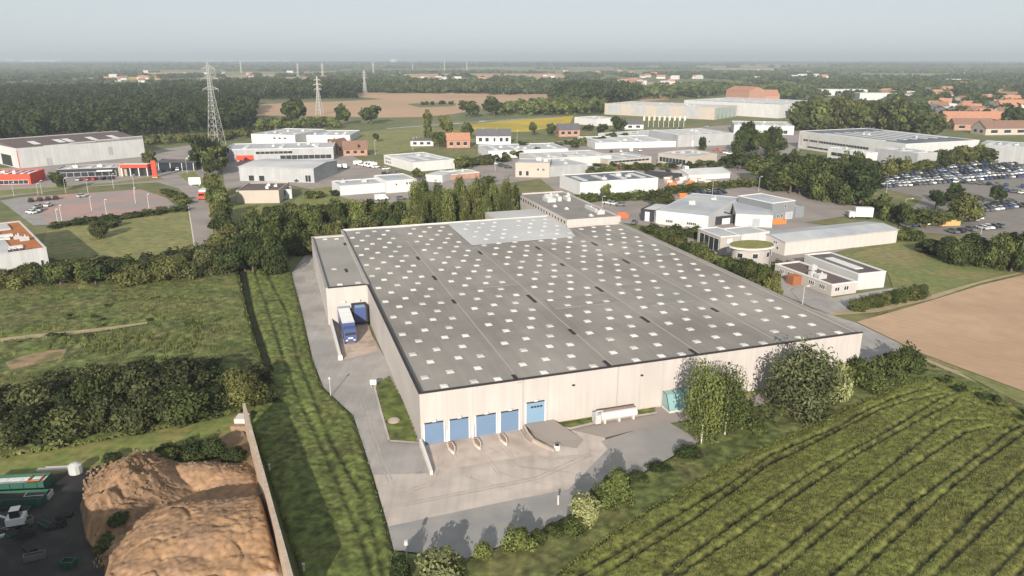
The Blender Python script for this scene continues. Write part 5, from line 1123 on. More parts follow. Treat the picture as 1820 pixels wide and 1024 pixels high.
for i in range(22):
    px, b = rd.uniform(1180, 1262), rd.uniform(318, 334)
    crate('pallet_stack', 'stack of building goods in the builder yard', 'pallet', px, b, rd.uniform(1.5, 4), 1.6, rd.uniform(.8, 2), rd.uniform(-30, 30), rd.choice([TRIM_W, ORANGE, METAL, CONC_W, W_BRICK]), rd.choice([TRIM_W, SCRAP, CONC_W]), 2, 'goods in the builder yard')

# ================================================================== CARS
DK = ['black', 'black', 'grey', 'grey', 'blue', 'silver', 'black', 'blue', 'white']
g1 = 'cars in the far right-hand car lot'; g2 = 'cars in the near right-hand car lot'
for k in range(7):
    y0, y1 = 336 - k * 5.2, 327 - k * 6.0
    row((1545 + k * 8, y0), (1840, y1 - 14), 'in the packed far car lot at right', g1, ['white', 'white', 'silver'] if k == 1 else DK, 75, 3.5 if k > 2 else 3.0, .06, k, k > 3)
row((1692, 325), (1840, 335), 'in the packed far car lot at right', g1, DK, 75, 3.0, .1, 9); row((1780, 340), (1840, 348), 'in the packed far car lot at right', g1, DK, 75, 3.0, .1, 19)
row((1603, 405), (1668, 397), 'under the shrubs in the near car lot at right', g2, DK, 80, 2.7, .05, 3)
row((1690, 416), (1780, 404), 'in the front row of the near car lot', g2, ['black', 'grey', 'blue', 'silver', 'white'], 80, 2.7, .05, 4)
row((1735, 378), (1830, 366), 'right of the willow in the near car lot', g2, DK, 70, 2.7, .08, 5); row((1740, 372), (1800, 360), 'right of the willow in the near car lot', g2, DK, 70, 2.8, .1, 6)
row((1725, 394), (1740, 389), 'near the willow in the near car lot', g2, ['white', 'silver'], 70, 3, 0, 7)
row((1735, 432), (1760, 430), 'among trees before the near car lot', g2, ['blue', 'black'], 40, 3, 0, 8)
row((1045, 372), (1072, 379), 'in the small car park behind the office block', 'cars behind the warehouse office', ['black', 'white', 'grey', 'white'], 40, 2.7, 0, 1)
row((1075, 362), (1108, 368), 'in the small car park behind the office block', 'cars behind the warehouse office', ['black', 'grey', 'silver', 'silver'], 40, 2.7, 0, 2)
row((1118, 400), (1136, 398), 'before the black fronted workshop', 'cars before the black workshop', ['black', 'grey'], 40, 3, 0, 1)
row((1205, 362), (1268, 355), 'behind the banner hall', 'cars behind the banner hall', ['white', 'white', 'silver'], 80, 2.8, 0, 1)
row((1225, 351), (1290, 344), 'behind the banner hall', 'cars behind the banner hall', ['black', 'blue', 'grey', 'black'], 80, 2.8, .05, 2); row((1230, 346), (1285, 341), 'behind the banner hall', 'cars behind the banner hall', DK, 80, 2.8, .05, 3)
row((560, 303), (618, 299), 'in the row behind the grey metal shed', 'vans behind the grey metal shed', ['van'], 85, 3.2, .1, 1)
row((635, 293), (690, 303), 'in the row beside the white box hall', 'vans beside the white box hall', ['van', 'white'], 85, 3.2, .1, 2)
row((678, 312), (712, 308), 'before the white box hall', 'cars before the white box hall', ['van', 'black', 'grey'], 80, 3, 0, 3)
row((625, 357), (730, 355), 'behind the tree belt by the low white hall', 'cars by the low white hall', ['white', 'grey', 'van', 'silver'], 20, 6, .3, 4)
row((52, 382), (72, 374), 'on the pink car park by the shadow', 'cars on the pink car park', ['white', 'silver', 'white', 'grey'], 60, 2.6, 0, 1); row((60, 372), (96, 366), 'on the pink car park by the shadow', 'cars on the pink car park', ['white', 'black', 'silver'], 30, 3.0, .1, 2)
row((48, 360), (108, 354), 'at the far edge of the pink car park', 'cars on the pink car park', ['black', 'grey', 'black'], 75, 2.7, .05, 3); row((135, 352), (158, 350), 'at the far edge of the pink car park', 'cars on the pink car park', ['white', 'silver'], 20, 4, 0, 4)
row((120, 323), (205, 319), 'before the glazed car showroom', 'cars before the dealers', ['white', 'black', 'silver', 'red'], 70, 3.2, .1, 1); row((286, 306), (345, 301), 'before the dealer pavilion', 'cars before the dealers', ['black', 'grey', 'white', 'black'], 70, 2.9, .05, 2)
row((290, 287), (330, 292), 'in the shade right of the great white hall', 'cars before the dealers', ['white', 'black', 'grey'], 60, 3.2, .1, 3); row((338, 286), (346, 274), 'beside the dealer trees', 'cars before the dealers', ['silver', 'white'], 60, 3.2, 0, 4)
row((170, 328), (200, 326), 'on the dealers street', 'vans on the dealers street', ['van'], 5, 9, 0, 1); row((284, 322), (300, 321), 'on the dealers street', 'cars before the dealers', ['black'], 10, 7, 0, 6)
row((395, 270), (440, 268), 'under the tallest pylon', 'cars under the pylon', ['white', 'van', 'white'], 70, 3.4, .1, 1); row((1325, 292), (1400, 282), 'before the tree mass', 'cars behind the centre', DK, 70, 4, .2, 3)
row((1090, 240), (1260, 226), 'before the panelled hall', 'cars before the panelled hall', ['white', 'silver', 'grey', 'black'], 70, 8, .3, 3)
row((500, 319), (540, 325), 'before the grey metal shed', 'cars before the grey metal shed', ['grey', 'black', 'silver'], 40, 5, .2, 3)

row((880, 292), (905, 300), 'beside the beige workshop', 'cars by the beige workshop', ['white', 'black', 'silver'], 60, 3, .1, 1); row((1090, 301), (1150, 299), 'before the floating roof showroom', 'cars before the floating roof showroom', ['black', 'white', 'red', 'silver'], 70, 4, .2, 2)
row((1060, 272), (1180, 268), 'before the long low white hall', 'cars before the long low white hall', ['white', 'black', 'grey', 'van'], 70, 6, .3, 3); row((1270, 268), (1300, 276), 'beside the blue grey shed', 'cars by the blue grey shed', ['black', 'blue', 'red', 'white'], 70, 4, .1, 4); row((1180, 306), (1225, 303), 'in the builder yard', 'cars in the builder yard', ['red', 'black', 'white', 'van'], 70, 4, .1, 5)
fm = MB()                                        # the rows of the far lot beyond the nearest three hundred cars
for x, y, a, c in FARCARS:
    if c not in CARM: CARM[c] = car_mesh(c)
    b = CARB[c]; k = len(fm.v); ca, sa = math.cos(a), math.sin(a)
    fm.v += [(x + p[0] * ca - p[1] * sa, y + p[0] * sa + p[1] * ca, p[2] + .3) for p in b.v]; fm.f += [tuple(k + i for i in f) for f in b.f]; fm.m += [fm.mi(b.mats[i]) for i in b.m]
tag(fm.build('parked_cars'), 'packed farthest rows of cars in the far car lot at right', 'cars', None, 'stuff')
# ================================================================== TREES AND BUSHES
GR = ('green', 'green', 'dark', 'olive', 'light')
# near right, in front of the warehouse
tree('silver_birch', 'tall silver birch with a white trunk before the front wall', 1246, 794, 655, 84, 'birch', 'light', None, 3, True)
tree('silver_birch', 'second silver birch just right of the tallest birch', 1288, 778, 664, 74, 'birch', 'light', None, 3, True)
tree('silver_birch', 'short leafy birch shoot at the foot of the birches', 1318, 768, 712, 60, 'birch', 'green', None, 2, True)
tree('weeping_willow', 'big broad grey green tree hiding the right part of the front wall', 1412, 742, 606, 158, 'willow', 'willow', None, 3)
tree('blossom_shrub', 'pale yellow blossoming shrub at the right side of the big broad tree', 1482, 722, 640, 52, 'bush', 'pale', None, 2)
tree('blossom_shrub', 'low pale blossoming shoot in front of the big broad tree', 1446, 742, 716, 40, 'bush', 'pale', None, 2)
tree('tall_shrub', 'tall dark green shrub between the blossom shrub and warehouse corner', 1540, 688, 622, 72, 'bush', 'green', None, 2)
tree('tall_shrub', 'bluish shrub hiding the right corner of the front wall', 1506, 668, 622, 44, 'bush', 'dark', None, 2)
tree('tall_shrub', 'rounded tall shrub right of the warehouse corner', 1582, 672, 612, 66, 'bush', 'green', None, 2)
tree('tall_shrub', 'rightmost tall shrub by the soil field path', 1614, 662, 598, 58, 'bush', 'green', None, 2)
tree('tall_shrub', 'shrub in front of the three right-hand tall shrubs', 1560, 700, 662, 60, 'bush', 'green', None, 2)
for px, b, tp, w, lf, lab in ((1092, 895, 820, 62, 'light', 'broad light green bush above the white blossom bush'), (1068, 905, 850, 44, 'light', 'small light bush touching the white blossom bush'), (1040, 935, 876, 60, 'pale', 'white blossoming bush at the yard edge'), (1018, 950, 915, 50, 'light', 'leafy bush below the white blossom bush'), (922, 982, 918, 54, 'light', 'round light bush with its shadow on the dark asphalt strip'), (860, 998, 962, 36, 'light', 'small yellow green bush at the lower yard edge'), (776, 1040, 974, 100, 'pale', 'wide silvery bush at the bottom edge below the globe lamp'), (800, 1034, 985, 50, 'light', 'leafy bush right of the wide silvery bush'), (712, 1040, 985, 40, 'dark', 'dark bush behind the globe lamp post'), (955, 968, 940, 36, 'green', 'low bush between the round bush and white blossom bush'), (985, 950, 925, 40, 'green', 'low bush left of the white blossom bush'), (1340, 770, 745, 50, 'light', 'low bush right of the birch feet'), (1225, 815, 790, 50, 'dark', 'low dark scrub by the birch feet'), (1170, 838, 822, 46, 'dark', 'low dark scrub along the asphalt strip end'), (1130, 858, 840, 44, 'dark', 'low scrub where the asphalt strip narrows')):
    tree('bush', lab, px, b, tp, w, 'bush', lf, None, 2)
rd = random.Random(3)
for i in range(24):
    t = i / 23; px, b = along([(1640, 655), (1690, 690), (1760, 712), (1830, 742)], t); tree('weed_clump', 'dark weeds along the headland of the cereal crop', px + rd.uniform(-25, 25), b + rd.uniform(-8, 10), b - rd.uniform(3, 9), rd.uniform(14, 30), 'bush', 'dark', 'weeds along the crop headland', 1)
for lab, px, b, tp, w_ in BUSHLATE: tree('scrub_bush', lab, px, b, tp, w_, 'bush', 'dark', None, 2)
# right of the warehouse
belt('round_tree', 'rounded dense tree in the row beside the right wall of the warehouse', 'trees along the right wall', [(1178, 440), (1262, 478)], [(1178, 402), (1262, 434)], 8, 40, ('bush', 'broad'), ('green', 'green', 'olive'), 3, 4, 2)
belt('round_tree', 'rounded dense tree beside the rounded grey office', 'trees beside the rounded office', [(1284, 490), (1376, 528)], [(1290, 452), (1376, 472)], 8, 40, ('bush', 'broad'), ('green', 'green', 'olive'), 3, 4, 2)
belt('shrub', 'low shrub on the lawn before the banner hall', 'shrubs before the banner hall', [(1140, 414), (1255, 424)], [(1140, 400), (1255, 402)], 9, 30, ('bush',), ('green', 'olive'), 3, 3, 1)
tree('shrub', 'golden shrub at the left end of the long ribbed shed', 1390, 480, 462, 36, 'bush', 'olive'); tree('round_willow', 'round pale willow between small car park and banner hall', 1172, 368, 335, 58, 'bush', 'olive', None, 2)
belt('hedge_shrub', 'hedge shrub along the drive of the small factory', 'hedge by the small factory', [(1515, 553), (1640, 528)], [(1515, 534), (1640, 508)], 14, 22, ('hedge',), ('green', 'olive'), 1, 2, 2)
belt('hedge_shrub', 'hedge shrub behind the white box hall', 'hedge behind the white box hall', [(1020, 360), (1180, 352)], [(1020, 346), (1180, 338)], 13, 24, ('hedge',), ('green',), 1, 2, 1)
belt('hedge_shrub', 'hedge shrub between builder yard and banner hall car park', 'hedge by the builder yard', [(1180, 344), (1340, 330)], [(1180, 334), (1340, 316)], 14, 24, ('hedge',), ('green', 'olive'), 1, 2, 1)
tree('young_tree', 'young slim tree before the white box hall', 1077, 352, 324, 22, 'broad', 'light')
belt('dense_tree', 'dense green tree in the mass between the halls and the car lots', 'tree mass by the car lots', [(1355, 330), (1450, 350), (1530, 366)], [(1355, 282), (1450, 280), (1520, 300)], 15, 60, ('broad', 'bush'), ('green', 'dark', 'green'), 6, 10, 2)
belt('dense_tree', 'dense green tree in the back row of the mass by the car lots', 'back of the tree mass', [(1345, 305), (1440, 318), (1520, 338)], [(1345, 275), (1440, 272), (1520, 288)], 12, 50, ('broad',), ('green', 'dark'), 5, 8, 1)
belt('scrub_tree', 'lighter scrub tree between the box truck and far car lot', 'scrub by the car lots', [(1545, 372), (1580, 395), (1620, 405), (1700, 400)], [(1545, 346), (1580, 350), (1620, 368), (1700, 372)], 13, 34, ('bush', 'broad'), ('olive', 'green', 'light'), 5, 6, 1)
belt('scrub_tree', 'scrub growing beside the right end of the long ribbed shed', 'scrub by the ribbed shed', [(1600, 425), (1640, 425)], [(1600, 402), (1640, 408)], 4, 26, ('bush',), ('green',), 4, 3, 1)
tree('round_willow', 'big round willow standing in the middle of the car lots', 1710, 397, 342, 60, 'bush', 'olive', None, 2); tree('lot_tree', 'dark tree left of the big round willow', 1662, 372, 334, 34, 'broad', 'dark'); tree('lot_tree', 'dark tree behind the big round willow', 1694, 366, 326, 46, 'broad', 'dark'); tree('lot_tree', 'tree behind the near cars right of the big round willow', 1768, 362, 328, 34, 'broad', 'green')
belt('lot_tree', 'dark dense tree in the belt between the mown meadow and near car lot', 'trees before the near car lot', [(1650, 452), (1720, 470), (1780, 478), (1850, 488)], [(1650, 418), (1720, 424), (1780, 410), (1850, 396)], 14, 52, ('bush', 'broad'), ('dark', 'green'), 5, 6, 2)
belt('hall_tree', 'tree along the front of the solar hall', 'trees before the solar hall', [(1495, 310), (1560, 316), (1600, 308), (1660, 302)], [(1495, 268), (1560, 278), (1600, 280), (1660, 284)], 14, 34, ('broad', 'bush'), ('green', 'dark', 'olive'), 4, 5, 1)
belt('hall_tree', 'slim young tree before the grey end of the solar hall', 'young trees before the grey hall', [(1655, 302), (1740, 290), (1835, 286)], [(1655, 270), (1740, 260), (1835, 268)], 14, 28, ('broad', 'poplar'), ('olive', 'green', 'light'), 2, 4, 1)
belt('dark_poplar', 'tall dark dense tree in the clump right of the blue grey shed', 'clump right of the blue grey shed', [(1312, 276), (1388, 280)], [(1312, 224), (1388, 238)], 8, 32, ('broad', 'poplar', 'broad'), ('dark', 'green'), 4, 12, 2)
belt('clump_tree', 'tree below the dark poplar clump', 'trees below the dark poplars', [(1290, 300), (1350, 302)], [(1290, 270), (1350, 270)], 6, 34, ('broad', 'bush'), ('dark', 'green'), 3, 5, 1)
tree('young_tree', 'single small conical tree before the blue grey shed', 1248, 268, 244, 16, 'poplar', 'dark')
belt('grove_tree', 'tall olive tree of the grove behind the solar hall', 'grove behind the solar hall', [(1420, 230), (1500, 232), (1600, 240), (1665, 245)], [(1420, 182), (1500, 178), (1600, 186), (1665, 205)], 26, 42, ('broad', 'poplar'), ('olive', 'green'), 3, 7, 1)
belt('grove_tree', 'tall tree in the back row of the grove behind the solar hall', 'back row of the grove', [(1420, 214), (1530, 215), (1640, 222)], [(1420, 178), (1530, 174), (1640, 182)], 18, 42, ('broad',), ('olive', 'far'), 3, 6, 1)
tree('town_tree', 'big dark tree at the right edge beside the orange terrace', 1795, 232, 186, 48, 'broad', 'dark')
# behind the warehouse
def ubelt(name, label, group, u0, u1, v0, v1, n, h, w, kinds, leaves, det, white=False, seed=1):
    rd = random.Random(seed)
    for i in range(n):
        x, y = UV(u0 + (u1 - u0) * (i + rd.uniform(.1, .9)) / n, rd.uniform(v0, v1)); put_tree(name, label, x, y, h * rd.uniform(.82, 1.15), w * rd.uniform(.8, 1.25), rd.choice(kinds), rd.choice(leaves), group, det, white)
ubelt('belt_tree', 'bushy tree in the belt right behind the back wall of the warehouse', 'tree belt behind the warehouse', -14, 30, 119, 132, 18, 9.5, 7, ('broad', 'bush'), GR, 2, False, 2)
ubelt('belt_tree', 'taller tree in the second row behind the back wall', 'second row behind the warehouse', -16, 30, 131, 147, 18, 11, 8, ('broad', 'broad', 'bush'), GR, 2, False, 3)
ubelt('tall_birch', 'tall thin pale stemmed tree in the grove left of the office block', 'thin trees left of the office block', 27, 60, 127, 150, 58, 13.5, 4.4, ('birch', 'birch', 'broad'), ('olive', 'green', 'light'), 2, True, 4)
belt('corner_tree', 'large dense tree by the back left corner of the warehouse', 'trees at the back left corner', [(432, 482), (500, 486)], [(432, 408), (495, 408)], 6, 64, ('bush', 'broad'), ('green', 'dark'), 5, 8, 2)
belt('corner_tree', 'dense tree behind the corner trees near the road end', 'trees at the road end', [(395, 462), (520, 450)], [(395, 402), (530, 375)], 12, 56, ('broad', 'bush'), ('green', 'dark', 'olive'), 8, 10, 2)
belt('road_tree', 'tree beside the lower end of the side road', 'trees right of the side road', [(392, 425), (400, 380), (378, 350)], [(392, 385), (402, 340), (378, 300)], 9, 38, ('broad', 'bush'), ('olive', 'green', 'light'), 4, 6, 1)
belt('belt_tree', 'tree between the lawn and the warehouse belt', 'trees on the lawn edge', [(430, 420), (560, 405), (600, 400)], [(430, 372), (560, 362), (600, 362)], 14, 44, ('broad', 'bush'), GR, 6, 8, 2)
belt('dealer_tree', 'tall tree between the dealers and the glass showroom', 'trees by the dealers', [(352, 300), (395, 292), (378, 318)], [(352, 236), (390, 258), (372, 280)], 8, 40, ('broad', 'poplar'), ('green', 'dark'), 4, 8, 1)
tree('dealer_tree', 'single round tree at the corner of the great white hall', 266, 302, 264, 34, 'broad', 'olive'); tree('dealer_tree', 'single dark tree before the car showroom', 105, 340, 302, 30, 'broad', 'dark')
belt('road_shrub', 'shrub on the verge between pink car park and side road', 'shrubs by the side road', [(296, 342), (330, 366)], [(296, 332), (330, 350)], 6, 24, ('bush',), ('green', 'olive', 'light'), 2, 3, 1)
belt('hedge_shrub', 'hedge shrub along the near edge of the pink car park', 'hedge of the pink car park', [(90, 406), (190, 393), (330, 374)], [(90, 397), (190, 382), (330, 364)], 22, 24, ('hedge', 'bush'), ('green', 'dark'), 1, 2, 1)
tree('meadow_bush', 'big lone bush in the dry meadow below the pink car park', 178, 424, 390, 38, 'bush', 'olive', None, 2); tree('meadow_bush', 'lower bush beside the lone bush in the dry meadow', 198, 404, 388, 40, 'bush', 'green', None, 1)
belt('hedge_tree', 'bushy tree in the long overgrown hedge left of the warehouse', 'overgrown hedge', [(-10, 512), (130, 505), (260, 500), (420, 486)], [(-10, 472), (130, 460), (260, 455), (420, 436)], 30, 54, ('bush', 'bush', 'broad'), ('green', 'dark', 'thicket', 'olive'), 7, 7, 2)
belt('hedge_tree', 'bush in the back row of the long overgrown hedge', 'back of the overgrown hedge', [(60, 480), (260, 478), (420, 462)], [(60, 458), (260, 450), (420, 425)], 14, 44, ('bush',), ('thicket', 'olive'), 4, 5, 1)
# thicket on the left
def thicket(line, tops, n, w, lab, grp): belt('thicket_bush', lab, grp, line, tops, n, w, ('bush',), ('thicket', 'thicket', 'dark', 'thicket'), 8, 9, 2)
thicket([(-20, 786), (130, 776), (300, 750), (400, 722)], [(-20, 728), (130, 715), (300, 690), (400, 672)], 17, 84, 'leafy bush in the front row of the big left thicket', 'front of the left thicket')
thicket([(-20, 760), (120, 745), (270, 722), (390, 705)], [(-20, 690), (120, 672), (270, 650), (390, 642)], 15, 84, 'leafy bush in the middle of the big left thicket', 'middle of the left thicket')
thicket([(90, 715), (220, 690), (380, 672)], [(90, 668), (220, 636), (380, 630)], 12, 74, 'leafy bush in the back row of the big left thicket', 'back of the left thicket')
tree('thicket_bush', 'round olive bush at the right end of the left thicket', 425, 722, 650, 90, 'bush', 'olive', None, 3); tree('thicket_bush', 'round bush between the thicket and grass strip', 462, 690, 640, 56, 'bush', 'thicket', None, 2); tree('thicket_bush', 'bush tucked at the far end of the retaining wall', 470, 718, 676, 50, 'bush', 'thicket', None, 2)
for i in range(16):
    tree('meadow_shrub', 'small shrub scattered in the overgrown meadow', rd.uniform(20, 415), rd.uniform(525, 620), 0, rd.uniform(12, 26), 'bush', rd.choice(['dark', 'thicket']), 'shrubs in the meadow', 1).scale.z = rd.uniform(.6, 1.5)
# middle distance
tree('field_tree', 'big full tree in front of the soil field left of the field pylon', 528, 226, 170, 54, 'broad', 'dark', None, 1); tree('field_tree', 'left rounded tree of the pair in the green field', 612, 222, 186, 38, 'broad', 'green', None, 1); tree('field_tree', 'right rounded tree of the pair in the green field', 660, 220, 184, 46, 'broad', 'dark', None, 1)
tree('field_tree', 'left broad tree at the right end of the soil field', 834, 208, 176, 46, 'broad', 'dark', None, 1); tree('field_tree', 'right broad tree at the right end of the soil field', 878, 206, 172, 40, 'broad', 'green', None, 1)
for px, b, tp, w, k, lf, lab in ((762, 254, 198, 18, 'poplar', 'olive', 'slim tree left of the houses'), (793, 250, 200, 30, 'broad', 'olive', 'loose tree above the orange house'), (832, 247, 218, 30, 'broad', 'green', 'round tree behind the orange house'), (780, 262, 232, 34, 'broad', 'green', 'tree beside the pale bungalow'), (946, 242, 214, 18, 'broad', 'green', 'small tree left of the brick house near the rape field'), (978, 242, 218, 22, 'broad', 'green', 'small tree beside the brick house near the rape field'), (1098, 238, 204, 34, 'broad', 'dark', 'tree before the white farm store'), (1070, 240, 218, 26, 'broad', 'green', 'tree left of the dark one before the white farm store'), (1045, 232, 220, 24, 'bush', 'green', 'low tree at the end of the rape field'), (928, 270, 250, 18, 'broad', 'dark', 'dark little tree beside the low white range'), (668, 252, 236, 16, 'broad', 'dark', 'small dark tree in the light green meadow'), (640, 276, 255, 18, 'broad', 'dark', 'purple dark tree beside the brick house'), (822, 300, 272, 34, 'broad', 'light', 'light tree right of the window hall'), (860, 292, 276, 44, 'bush', 'olive', 'reddish scrub right of the light tree'), (1058, 312, 296, 36, 'bush', 'green', 'round shrub behind the white box hall roof'), (590, 264, 246, 22, 'broad', 'olive', 'tree at the end of the glass showroom'), (1130, 262, 250, 18, 'bush', 'green', 'shrub near the flat white store'), (745, 320, 300, 30, 'broad', 'light', 'light tree beside the white low hall'), (866, 326, 312, 40, 'broad', 'olive', 'light trees behind the thin birches'), (560, 352, 336, 40, 'bush', 'green', 'shrub on the lawn before the white low hall'), (596, 348, 334, 22, 'bush', 'dark', 'dark shrub at the left corner of the white low hall')):
    tree('park_tree', lab, px, b, tp, w, k, lf)
belt('field_shrub', 'shrub on the green island in the soil field', 'shrubs in the soil field', [(742, 187), (808, 185)], [(742, 180), (808, 177)], 6, 9, ('bush',), ('dark',), .5, 1, 0)
belt('park_shrub', 'shrub among the workshops of the business park', 'shrubs among the workshops', [(800, 300), (900, 285), (1000, 262), (1120, 246)], [(800, 284), (900, 271), (1000, 249), (1120, 232)], 30, 22, ('bush', 'broad'), GR, 5, 3, 0)
belt('park_shrub', 'shrub among the showrooms right of centre', 'shrubs among the showrooms', [(1060, 300), (1180, 300), (1290, 296)], [(1060, 290), (1180, 289), (1290, 281)], 24, 20, ('bush', 'broad'), GR, 5, 2, 0)
# woods that read as one mass
W1 = poly((-300, 282), (0, 262), (240, 246), (380, 240), (450, 233), (455, 190), (380, 172), (200, 168), (0, 172), (-300, 172))
woodfill('left_wood', 'deep dark wood behind the great white hall and tallest pylon', W1, 10, 21, 11, 110, 'dark', 2)
woodfill('field_wood', 'dark wood along the far side of the soil field', poly((430, 178), (630, 176), (640, 160), (520, 158), (290, 160), (300, 172)), 14, 21, 15, 80, 'dark', 3)
woodfill('field_edge_wood', 'paler wood edge beyond the soil field', poly((640, 162), (760, 163), (950, 167), (1000, 158), (900, 152), (680, 150)), 15, 17, 15, 60, 'far', 4)
woodfill('centre_wood', 'round crowned dark wood left of the panelled hall', poly((985, 186), (1110, 186), (1140, 172), (1060, 163), (990, 168)), 13, 24, 16, 90, 'dark', 5)
woodfill('centre_hedge', 'tree fringe between centre wood and rape field', poly((880, 206), (950, 206), (1070, 204), (1075, 193), (985, 188), (900, 198)), 12, 14, 13, 80, 'green', 6)
woodfill('hall_wood', 'trees between panelled hall and far houses', poly((1120, 178), (1230, 176), (1300, 170), (1430, 180), (1430, 160), (1230, 156), (1150, 165)), 20, 17, 17, 60, 'far', 7)
woodfill('town_wood', 'trees scattered through the right-hand town', poly((1430, 178), (1560, 176), (1640, 196), (1840, 205), (1900, 150), (1600, 142), (1430, 150)), 27, 12, 14, 50, 'green', 8)
woodfill('town_trees', 'trees behind the orange terrace at right', poly((1660, 215), (1840, 216), (1880, 204), (1650, 202)), 17, 10, 11, 60, 'dark', 10)
woodfill('river_trees', 'line of trees along the canal behind the white roofed halls', poly((455, 234), (500, 232), (600, 228), (600, 223), (455, 226)), 11, 9, 11, 70, 'green', 12)
woodfill('wood_fringe', 'bright undergrowth along the foot of the left wood', poly((230, 262), (400, 250), (450, 243), (450, 238), (380, 244), (240, 254)), 8, 6, 8, 60, 'olive', 13)
# the wooded plain out to the horizon: hedgerows and copses
rng = np.random.default_rng(77); PP = []; HH = []; WW = []
def seg(y0, y1, n, lmin, lmax, gap, h, w, rows=2):
    for i in range(n):
        y = math.exp(rng.uniform(math.log(y0), math.log(y1))); x = rng.uniform(-.85, .85) * y * 1.0; L = rng.uniform(lmin, lmax); a = rng.normal(0, .35); k = max(3, int(L / gap))
        for r_ in range(rng.integers(1, rows + 1)):
            t = np.linspace(-L / 2, L / 2, k); xx = x + t * math.cos(a) + rng.normal(0, gap * .3, k); yy = y + t * math.sin(a) + r_ * gap * 1.1 + rng.normal(0, gap * .35, k)
            PP.append(np.stack([xx, yy], 1)); HH.append(h * rng.uniform(.6, 1.25, k)); WW.append(w * rng.uniform(.7, 1.3, k))
seg(1250, 2600, 230, 120, 600, 13, 14, 15, 3)
seg(2400, 5200, 230, 300, 1200, 20, 11, 21, 3)
seg(4800, 12000, 300, 900, 3500, 48, 13, 55, 2)
P_, H_, W_2 = np.concatenate(PP), np.concatenate(HH), np.concatenate(WW)
OPEN = [poly((0, 157), (50, 157), (50, 146), (0, 147)), poly((185, 160), (270, 158), (270, 152), (185, 152)), poly((950, 148), (1165, 144), (1165, 137), (950, 139)), poly((735, 154), (865, 153), (865, 146), (735, 147)), poly((100, 164), (190, 162), (190, 152), (100, 153))]
rf_ = random.Random(41)
for i in range(46):                              # open fields between the woods
    y = math.exp(rf_.uniform(math.log(1350), math.log(6500))); x = rf_.uniform(-.72, .72) * y; wx, wy = y * rf_.uniform(.05, .16), y * rf_.uniform(.1, .3); k_ = rf_.uniform(-.3, .3)
    if 1400 < y < 1800 and abs(x) < 150: continue
    q = [(x - wx, y), (x + wx, y + wx * k_), (x + wx * 1.1, y + wy), (x - wx * .8, y + wy * .9)]
    Z[0] += .004; sheet('far_field', q, Z[0] + y * 1e-5, rf_.choice([DRYMEADOW, DRYMEADOW, FIELD2, GRASS, RAPE])); OPEN.append(q)
kp = np.ones(len(P_), bool)
for o_ in OPEN: kp &= ~inside(o_, P_[:, 0], P_[:, 1])
for hx, hy in FARH: kp &= ~((np.abs(P_[:, 0] - hx) < 30) & (P_[:, 1] > hy - hy * .2) & (P_[:, 1] < hy + 14))
P_, H_, W_2 = P_[kp], H_[kp], W_2[kp]
nearm = P_[:, 1] < 2600; farm = P_[:, 1] > 5000; mid = ~nearm & ~farm
wood('plain_hedgerows', 'hedgerows and copses on the nearer plain', P_[nearm], H_[nearm], W_2[nearm], 44, 'far', 21)
wood('plain_woods', 'woods of the middle plain', P_[mid], H_[mid], W_2[mid], 26, 'far', 22)
wood('horizon_woods', 'woods on the far plain up to the horizon', P_[farm], H_[farm], W_2[farm], 16, 'far', 23)

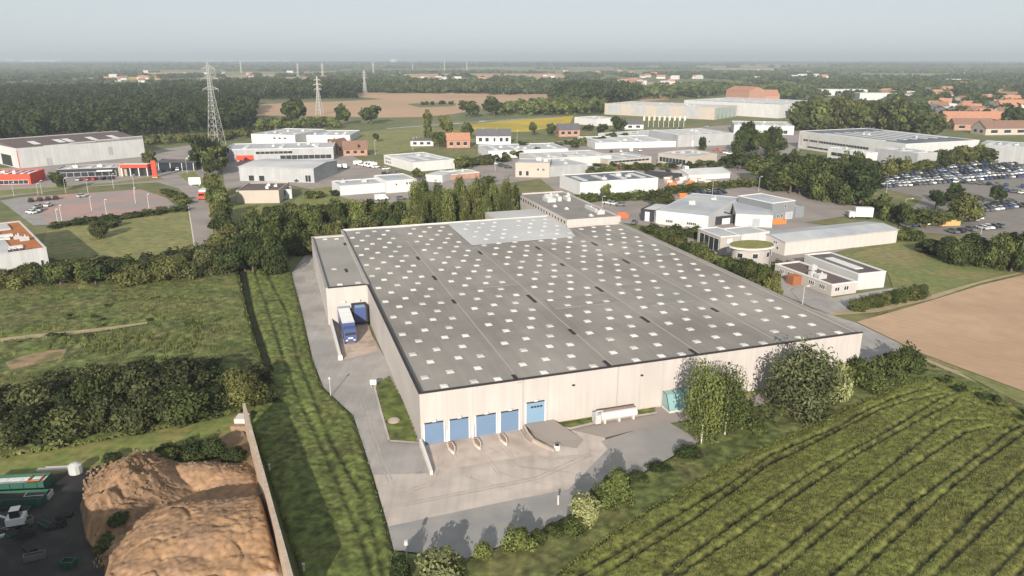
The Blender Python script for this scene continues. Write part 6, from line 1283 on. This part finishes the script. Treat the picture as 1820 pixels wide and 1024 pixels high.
# ================================================================== AIR, SKY, SUN, CAMERA
hz = MB(); hz.box(-21900, 21900, -390, 35900, -1.5, 130, None); hz.mats = []
me = bpy.data.meshes.new('haze'); me.from_pydata(hz.v, [], hz.f); me.update()
hm = bpy.data.materials.new('air_haze'); hm.use_nodes = True; nt = hm.node_tree; nt.nodes.remove(nt.nodes['Principled BSDF'])
pv = nt.nodes.new('ShaderNodeVolumePrincipled'); pv.inputs['Color'].default_value = (.86, .93, 1, 1); pv.inputs['Density'].default_value = 1.7e-4; pv.inputs['Anisotropy'].default_value = .24
nt.links.new(pv.outputs[0], nt.nodes['Material Output'].inputs['Volume']); me.materials.append(hm)
o = bpy.data.objects.new('haze', me); col.objects.link(o); o['kind'] = 'stuff'; o['label'] = 'thin pale haze over the plain'; o['category'] = 'haze'

SUN_EL, SUN_AZ = 20.5, 7.0           # light travels towards +Y
w = bpy.data.worlds.new('World'); sc.world = w; w.use_nodes = True; nt = w.node_tree; bg = nt.nodes['Background']
sky = nt.nodes.new('ShaderNodeTexSky'); sky.sky_type = 'NISHITA'; sky.sun_disc = False; sky.sun_elevation = R(SUN_EL); sky.sun_rotation = R(180 + SUN_AZ); sky.air_density = 1.0; sky.dust_density = .6; sky.ozone_density = 3.0; sky.altitude = 50
hs = nt.nodes.new('ShaderNodeHueSaturation'); hs.inputs['Saturation'].default_value = .4
mx = nt.nodes.new('ShaderNodeMix'); mx.data_type = 'RGBA'; mx.inputs[0].default_value = .75; mx.inputs[7].default_value = (4.5, 4.95, 5.3, 1)      # thin even veil of high cloud
nt.links.new(sky.outputs[0], hs.inputs['Color']); nt.links.new(hs.outputs[0], mx.inputs[6]); nt.links.new(mx.outputs[2], bg.inputs['Color']); bg.inputs['Strength'].default_value = .088
sl = bpy.data.lights.new('sun', 'SUN'); sl.energy = 5.0; sl.angle = R(.5); sl.color = (1, .915, .8)
so = bpy.data.objects.new('sun', sl); col.objects.link(so)
dv = Vector((math.sin(R(SUN_AZ)) * math.cos(R(SUN_EL)), math.cos(R(SUN_AZ)) * math.cos(R(SUN_EL)), -math.sin(R(SUN_EL))))
so.rotation_euler = dv.to_track_quat('-Z', 'Y').to_euler(); so.location = (0, -50, 120)
cam = bpy.data.cameras.new('camera'); cam.lens = 36 * F / 1820; cam.sensor_width = 36; cam.clip_end = 60000; cam.clip_start = 1
co = bpy.data.objects.new('camera', cam); col.objects.link(co); co.location = (0, 0, H); co.rotation_euler = (math.pi / 2 - TILT, 0, 0); sc.camera = co
vs = sc.view_settings; vs.view_transform = 'Standard'; vs.look = 'None'; vs.exposure = .62; vs.gamma = 1
